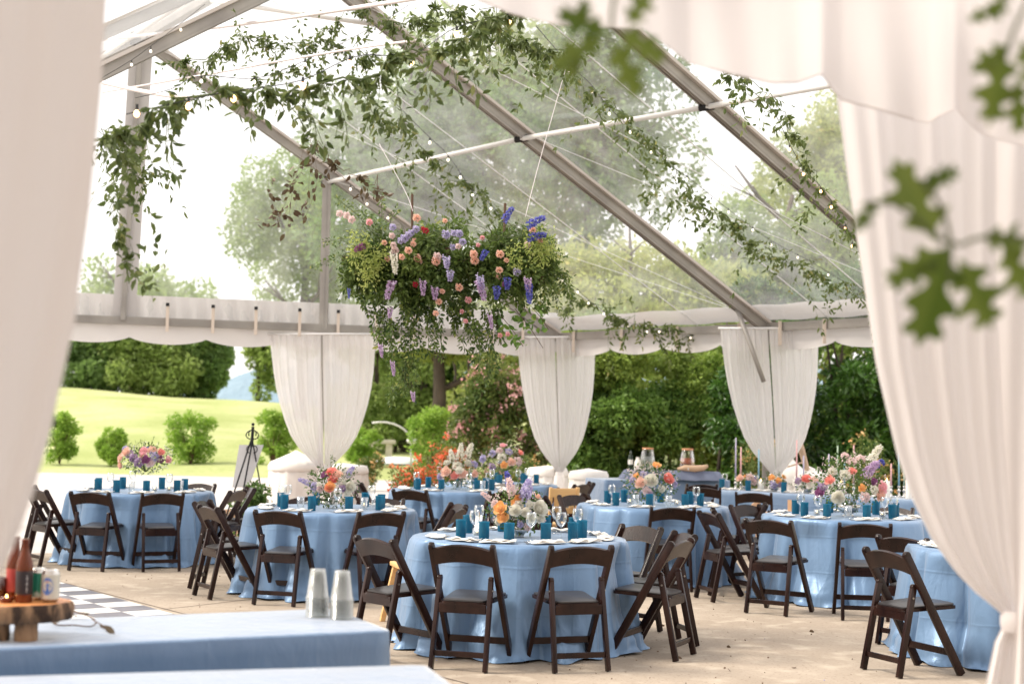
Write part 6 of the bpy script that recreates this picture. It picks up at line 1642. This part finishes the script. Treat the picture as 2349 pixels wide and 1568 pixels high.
garland('garland along the string lights from the swag down the middle roof panel', [(1100, 20, 10.4), (1190, 80, 11.2), (1270, 150, 12), (1340, 200, 12.6), (1420, 250, 13.3), (1490, 310, 14), (1560, 390, 14.8)], 713, .060, ml, .36, [(1180, 90, 1180, 160, 11), (1260, 160, 1240, 220, 12), (1470, 310, 1480, 400, 14), (1500, 330, 1500, 420, 14), (1410, 250, 1420, 350, 13.3), (1120, 40, 1080, 140, 10.6)], .003)
garland('dense top garland crossing behind the swag edge', [(900, 70, 9.5), (1000, 30, 9.7), (1100, 60, 9.9), (1200, 90, 10.1), (1290, 130, 10.3)], 744, .056, mn, .30, [(1110, 70, 1130, 150, 9.9), (1210, 100, 1215, 175, 10), (960, 40, 970, 110, 9.6), (1040, 40, 1030, 120, 9.8)], .004)
garland('garland with pointed leaves in the right middle of the roof', [(1560, 390, 14.8), (1620, 470, 15.6), (1680, 520, 16.2), (1740, 560, 17), (1800, 600, 17.6), (1880, 625, 18.2), (1990, 680, 19)], 837, .070, ml, .42, [(1600, 440, 1565, 510, 15), (1620, 460, 1600, 530, 15.5), (1500, 430, 1560, 470, 15), (1770, 570, 1770, 640, 17), (1830, 600, 1880, 650, 17.6), (1900, 630, 1900, 730, 18), (1920, 640, 1990, 700, 18.5), (1480, 400, 1500, 490, 14.8)], .003)
garland('garland beside the right-hand rafter near the ivory drape', [(1660, 150, 11), (1730, 190, 11.6), (1785, 240, 12.2), (1815, 300, 12.8), (1850, 370, 13.4), (1890, 430, 14), (1940, 510, 14.6), (1975, 560, 15)], 558, .064, ml, .30, [(1680, 170, 1705, 290, 11.2), (1850, 380, 1790, 420, 13.5), (1880, 430, 1830, 530, 14), (1880, 440, 1850, 500, 14), (1900, 470, 1920, 560, 14.2), (1780, 250, 1740, 290, 12)], .003)
garland('bronze-leaved spray hanging before the gable rafter', [(700, 310, 9.5), (740, 350, 9.5), (790, 390, 9.5), (850, 420, 9.6), (870, 440, 9.6)], 60, .052, M['leaf_brown'], .24, [(720, 340, 650, 440, 9.5), (700, 330, 660, 540, 9.5), (730, 350, 740, 560, 9.5) if False else (720, 350, 700, 500, 9.5), (660, 480, 570, 512, 9.5), (690, 400, 640, 500, 9.5), (800, 390, 860, 450, 9.6), (760, 380, 730, 420, 9.5), (620, 380, 650, 520, 9.5)], .002, wid=.52, dens_t=38)
# ropes
def rope(label, path, r=.012, mat=None):
    P3 = [at(a, b, Y) for a, b, Y in path]; O = P3[0]
    return MB().tube([tuple(Vector(p)-O) for p in poly3(P3, 16)], r, 6).build('rope', mat or M['wcord'], loc=tuple(O), smooth=True, label=label, cat='rope', group='thin ropes across the top of the tent')
rope('pinkish rope crossing the top left just below the ridge hub', [(236, 92, 19), (560, 55, 15), (900, 5, 12), (1000, -12, 11)], .018)
rope('white rope crossing the upper left behind the thick garland', [(236, 212, 16), (480, 170, 14), (760, 120, 12.5), (960, 92, 11.5)], .010)
rope('pale sagging rope low in the top left corner', [(236, 190, 14), (340, 212, 13), (440, 226, 12)], .02)
rope('thin wire running down to the flower chandelier', [(1297, 160, 11.6), (1235, 380, 11.2), (1205, 498, 11.0)], 0.0022, M['wcord'])
rope('thin wire down to the left side of the flower chandelier', [(870, 330, 11.6), (930, 440, 11.2), (947, 485, 11.0)], 0.0016, M['wcord'])
def lights(label, path, bulbs, r, mat, cord=None, name='string_light', group='bulb strings under the tent roof', cr=.003):
    P3 = [at(a, b, Y) for a, b, Y in path]; O = P3[0]; t = thing(name, label, 'string light', tuple(O), group=group)
    pl = poly3(P3, 30); MB().tube([tuple(Vector(p)-O) for p in pl], cr, 4).build('cord', cord or M['cord'], t)
    # bulbs hang from the nearest point of the cord
    pp = [Vector(p) for p in pl]; pr = []
    for p in pp:
        v = p-EYE; d = v.dot(_F); pr.append((CX+FPX*v.dot(_R)/d, CY-FPX*v.dot(_U)/d))
    me_s = MB().lathe([(.001, .015), (r*.45, .014), (r*.45, -.014), (.001, -.015)], 10).mesh('socket', M['cord'])
    me_b = MB().lathe([(.001, -.012), (r*.4, -.014), (r*.75, -.014-r*.5), (r, -.014-r*1.2), (r*.75, -.014-r*2), (.001, -.014-r*2.4)], 12).mesh('bulb', mat, smooth=True)
    for bx in bulbs:
        k = min(range(len(pr)), key=lambda i: (pr[i][0]-bx[0])**2+(pr[i][1]-bx[1])**2); q = pp[k]; q = at(bx[0], bx[1], q.y) if math.hypot(pr[k][0]-bx[0], pr[k][1]-bx[1]) < 12 else q
        b = obj('bulb', me_b, t, loc=tuple(q-O)); obj('socket', me_s, b)
lights('near string of warm orange bulbs woven through the thick garland', [(290, 262, 7), (420, 232, 7), (540, 208, 7.2), (690, 185, 7.4), (820, 128, 7.6), (944, 126, 7.8), (1048, 62, 8), (1168, 34, 8.2), (1230, 10, 8.3)], [(314, 246), (416, 226), (536, 212), (684, 190), (818, 130), (944, 130), (1048, 66), (1168, 38)], .015, M['bulb'])
lights('thin string of pale bulbs crossing below the ridge hub', [(232, 180, 14), (302, 138, 14), (346, 106, 14), (420, 50, 14.5), (470, 10, 15)], [(302, 142), (346, 111), (415, 62)]  , .013, M['bulbsoft'])
lights('string of pale bulbs across the upper left garland', [(310, 225, 12), (390, 205, 12), (462, 174, 12.2), (598, 178, 12.6), (740, 120, 13), (860, 60, 13.4), (940, 10, 13.8)], [(462, 178), (598, 182), (700, 140), (860, 68)]  , .015, M['bulbsoft'])
lights('bulb string running down the middle roof panel from the swag', [(1230, 60, 10.8), (1306, 148, 12.2), (1358, 196, 12.8), (1398, 248, 13.3), (1494, 336, 14.2), (1538, 380, 14.8), (1585, 412, 15.2), (1681, 488, 16.4), (1769, 552, 17.4), (1860, 600, 18.4), (1990, 680, 19.5)], [(1306, 154), (1358, 202), (1398, 254), (1446, 296), (1494, 342), (1538, 384), (1585, 418), (1632, 456), (1681, 494), (1727, 522), (1769, 556), (1830, 585), (1900, 625)]  , .013, M['bulbsoft'])
lights('bulb string beside the right-hand rafter', [(1700, 190, 11.5), (1770, 250, 12.2), (1811, 330, 12.9), (1843, 386, 13.4), (1883, 428, 13.8), (1907, 462, 14.2), (1939, 512, 14.8), (1955, 552, 15), (1985, 600, 15.4)], [(1811, 336), (1843, 392), (1883, 432), (1907, 468), (1939, 518), (1955, 558)]  , .013, M['bulb'])
lights('bulb string leading down behind the flower chandelier', [(900, 230, 13.4), (986, 316, 14.6), (1028, 356, 15.2), (1084, 436, 16.2), (1126, 468, 16.8), (1200, 560, 18), (1306, 648, 19.6), (1394, 720, 21), (1484, 750, 21.6), (1584, 766, 22.4), (1640, 772, 22.8)], [(986, 320), (1028, 360), (1056, 400), (1084, 440), (1126, 472), (1306, 652), (1270, 700), (1350, 690), (1394, 724), (1440, 742), (1484, 756), (1524, 760), (1584, 770), (1606, 772)]  , .015, M['bulbsoft'])
lights('bulb string following the gable rafter down', [(700, 330, 16), (804, 422, 17), (842, 456, 17.6), (890, 488, 18), (950, 540, 19)], [(804, 428), (842, 462), (890, 494)]  , .015, M['bulbsoft'])

# ================================================================== FLOWER CHANDELIER
YC = 11.2
def zc_(x, y, dY=0): return at(695.3+x*.3237, 432.2+y*.3237, YC+dY)
CO = zc_(1020, 560)
t = thing('flower_chandelier', 'large hanging cloud of greenery with peach, lilac and blue flowers above the tables', 'hanging flower installation', tuple(CO))
PX = YC/FPX*.3237     # metres per close-up pixel
def cp(x, y, dY=0): return zc_(x, y, dY)-CO
clm = []
for k in range(120):
    f = random.uniform(-1, 1); x = 1050+f*680; top = 290+95*abs(f)**2+50*math.sin(x*.011); bot = 790-190*abs(f)**3+60*math.sin(x*.017+1)
    y = top+(bot-top)*random.random()**.9; r_ = random.uniform(.06, .125)
    clm.append((tuple(cp(x, y, random.uniform(-.20, .26)*(1-.5*f*f))), (r_, r_, r_*random.uniform(.9, 1.5))))
leafmass('greenery', clm, 21000, .046, M['leaf_chand'], t, inner=.15, wid=.42, bias=(0, -.1, -.5))
cl2 = []
for k in range(16):
    x = random.choice([random.uniform(380, 600), random.uniform(820, 980), random.uniform(1500, 1780), random.uniform(1500, 1780)]); y = random.uniform(330, 640); r_ = random.uniform(.05, .11); cl2.append((tuple(cp(x, y, -.27)), (r_, r_*.7, r_*1.5)))
leafmass('yellow_sprays', cl2, 1300, .026, M['leaf_yellow'], t, inner=.1, wid=.5, bias=(0, -.2, -.5))
# wooden frame inside
mb = MB()
for dx in (-.7, 0, .7): mb.tube([(dx, 0, .15), (dx+.02, 0, -.1)], .02, 6)
mb.tube([(-.8, 0, .05), (.8, 0, .05)], .025, 8); mb.tube([tuple(cp(773, 40)), tuple(cp(773, 330))], .010, 6); mb.tube([tuple(cp(1432, 105)), tuple(cp(1425, 330))], .011, 6)
mb.build('branch_frame', M['twig'], t)
mb = MB()
for k in range(60):
    x = random.uniform(1180, 1720); y = random.uniform(270, 480); a = cp(1330+random.uniform(-90, 90), 420, .05); mb.tube(poly3([a, cp(x*.5+665, y-20, -.1), cp(x, y, -.12)], 6), .0022, 4)
for k in range(50):
    x = random.uniform(250, 1000); a = cp(700+random.uniform(-250, 250), 480); mb.tube(poly3([a, cp(x+60, random.uniform(250, 420), -.15), cp(x, random.uniform(230, 560), -.16)], 6), .0018, 4)
mbs = mb
# hanging tendrils
tips = [(330, 560, 325, 780), (380, 640, 420, 840), (440, 700, 455, 880), (520, 780, 545, 1180), (580, 800, 560, 1110), (600, 900, 620, 1060), (640, 1000, 655, 1320), (700, 900, 700, 1110), (760, 900, 775, 1180), (800, 1000, 830, 1180), (690, 1150, 780, 1280), (720, 1230, 700, 1460), (780, 1250, 790, 1500), (640, 1280, 630, 1540), (870, 900, 890, 1000), (930, 900, 900, 1180), (950, 1000, 975, 1200), (1030, 800, 1030, 900), (1100, 850, 1090, 1020), (1190, 900, 1180, 1090), (1220, 1000, 1200, 1220), (1240, 1000, 1245, 1270), (1265, 1100, 1300, 1390), (1290, 900, 1330, 1190), (1390, 900, 1400, 1080), (1640, 700, 1650, 860), (1700, 700, 1700, 840), (1780, 560, 1800, 760), (1820, 640, 1880, 760), (1560, 700, 1560, 880), (740, 760, 735, 930), (1150, 800, 1150, 950), (850, 780, 860, 930)]
LP = []; LD = []; LS = []; mbL, mbR, mbQ = MB(), MB(), MB()
for (x0_, y0_, x1_, y1_) in tips:
    for rep in range(2):
        a = np.array(cp(x0_+random.uniform(-25, 25), y0_-60, random.uniform(-.15, .15))); b = np.array(cp(x1_+random.uniform(-18, 18), y1_-rep*60, random.uniform(-.15, .12)))
        q3 = poly3([a, (a+b)/2+rng.normal(size=3)*.03, b], 12); (mbL if x0_ < 1010 else mbR if x0_ < 1480 else mbQ).tube([tuple(p) for p in q3], .0018, 4, cap=False); ln = np.linalg.norm(b-a)
        for q in range(int(14+ln*190)):
            k = rng.random()*10.99; i = int(k); p = q3[i]+(q3[i+1]-q3[i])*(k-i); e = rng.normal(size=3); e /= np.linalg.norm(e); LP.append(p+e*.018); LD.append(e*.8+np.array([0, 0, -.7])); LS.append(rng.uniform(.022, .045))
mbL.build('vine_stem', M['stem'], t); mbR.build('hanging_stem', M['stem'], t); mbQ.build('hanging_stem', M['stem'], t); mb = mbs
# sprays reaching left and up
for (x0_, y0_, x1_, y1_) in ((500, 420, 30, 570), (480, 380, 150, 390), (520, 350, 230, 60), (540, 330, 380, 130), (560, 320, 440, 170), (560, 300, 560, 60), (600, 300, 650, 140), (470, 430, 250, 560), (450, 500, 270, 640), (420, 520, 260, 760), (1700, 420, 1830, 480), (1700, 560, 1890, 640), (1720, 640, 1840, 900)):
    for rep in range(2):
        a = np.array(cp(x0_, y0_, random.uniform(-.1, .1))); b = np.array(cp(x1_+random.uniform(-25, 25), y1_+random.uniform(-20, 30), random.uniform(-.15, .15)))
        q3 = poly3([a, (a+b)/2+np.array([0, 0, .03]), b], 10); mb.tube([tuple(p) for p in q3], .002, 4, cap=False); ln = np.linalg.norm(b-a)
        for q in range(int(ln*150)):
            k = rng.random()*8.99; i = int(k); p = q3[i]+(q3[i+1]-q3[i])*(k-i); e = rng.normal(size=3); e /= np.linalg.norm(e); LP.append(p+e*.02); LD.append(e); LS.append(rng.uniform(.016, .032))
mb.build('bare_stems', M['stem'], t)
obj('trailing_vines', leaves_mesh('trailing_vines', np.array(LP), np.array(LD), np.array(LS), np.array(LS)*.48, M['leaf_chand']), t)
LP = []; LD = []
for k in range(90):
    f = random.random(); x = 1340+f*400; y = 930+60*math.sin(f*5)+random.gauss(0, 70)+f*20; LP.append(tuple(cp(x, y, random.uniform(-.1, .1)))); LD.append((random.gauss(0, .6), random.gauss(0, .5), random.gauss(-.2, .6)))
obj('dark_leaves', leaves_mesh('dark_leaves', LP, LD, rng.uniform(.045, .07, 90), .034, M['leaf_hedge']), t)
mb = MB()
for (a, b) in (((1330, 850), (1400, 1110)), ((1400, 900), (1560, 1120)), ((1500, 850), (1700, 1130)), ((1620, 840), (1740, 1000))): mb.tube(poly3([cp(*a), cp((a[0]+b[0])/2+10, (a[1]+b[1])/2), cp(*b)], 8), .003, 4)
mb.build('branch', M['twig'], t)
BL = {('tuft', 'peach'): [(805, 210), (1005, 230), (575, 385), (780, 395), (745, 440), (810, 490), (940, 515), (595, 500), (700, 485), (1210, 465), (1215, 510), (1395, 465), (1440, 510), (1390, 580), (1385, 625), (1625, 295), (1680, 370), (985, 730), (960, 800), (940, 885), (1105, 700), (820, 515), (790, 370)],
      ('tuft', 'crimson'): [(850, 285), (870, 300), (795, 680)],
      ('tuft', 'lilac'): [(635, 275), (690, 370), (765, 315), (800, 290), (1065, 315), (1105, 320), (1060, 415), (1010, 325), (1515, 590), (745, 330), (715, 355), (1130, 380)],
      ('tuft', 'blush'): [(630, 335), (640, 400), (650, 440), (1100, 410), (310, 190), (260, 180), (345, 220), (1590, 400), (950, 480)],
      ('tuft', 'pink'): [(1125, 870), (1150, 940), (1450, 1030), (1395, 1040), (1170, 790), (1240, 400), (1270, 350), (470, 240)],
      ('tuft', 'plum'): [(390, 430), (430, 400), (620, 680), (1430, 680)]}
for (kind, c_), lst in BL.items():
    for (x, y) in lst: bloom(t, kind, c_, tuple(cp(x, y, -.27+random.uniform(-.05, .08))), (random.uniform(-.3, .3), -1, random.uniform(-.2, .5)), random.uniform(.55, .95)*(.8 if c_ in ('pink', 'crimson', 'plum') else 1.0))
SPK = [('lilac', 1015, 470, 1020, 570, 1.0), ('lilac', 1045, 570, 1040, 660, 1.0), ('mauve', 635, 640, 590, 790, 1.1), ('mauve', 1240, 640, 1290, 800, 1.1), ('lilac', 1250, 600, 1270, 740, 1.0), ('violetblue', 1300, 430, 1260, 510, .85), ('mauve', 850, 640, 850, 760, .9), ('mauve', 935, 690, 935, 790, 1.0), ('mauve', 1590, 620, 1600, 740, 1.0),
       ('mauve', 545, 1090, 560, 1200, .6), ('mauve', 630, 1210, 645, 1330, .6), ('mauve', 775, 1430, 785, 1510, .6), ('violetblue', 1410, 240, 1490, 130, 1.0), ('violetblue', 1570, 270, 1720, 200, 1.15), ('violetblue', 1580, 350, 1730, 325, 1.1), ('violetblue', 1450, 620, 1445, 720, 1.0), ('violetblue', 1375, 680, 1370, 790, 1.0), ('violetblue', 1600, 660, 1605, 820, 1.0), ('white', 640, 440, 655, 610, 1.0), ('violetblue', 325, 700, 325, 780, .4), ('mauve', 620, 840, 615, 880, .7), ('mauve', 1320, 880, 1340, 1000, .6), ('plum', 440, 400, 360, 440, .9)]
for (c_, x0_, y0_, x1_, y1_, s_) in SPK:
    a = cp(x0_, y0_, -.30); b = cp(x1_, y1_, -.31); L0 = (b-a).length/.16; o_ = bloom(t, 'spike', c_, tuple(a), tuple(b-a), 1.0); o_.scale = (s_*.85, s_*.85, max(.5, L0*.92))
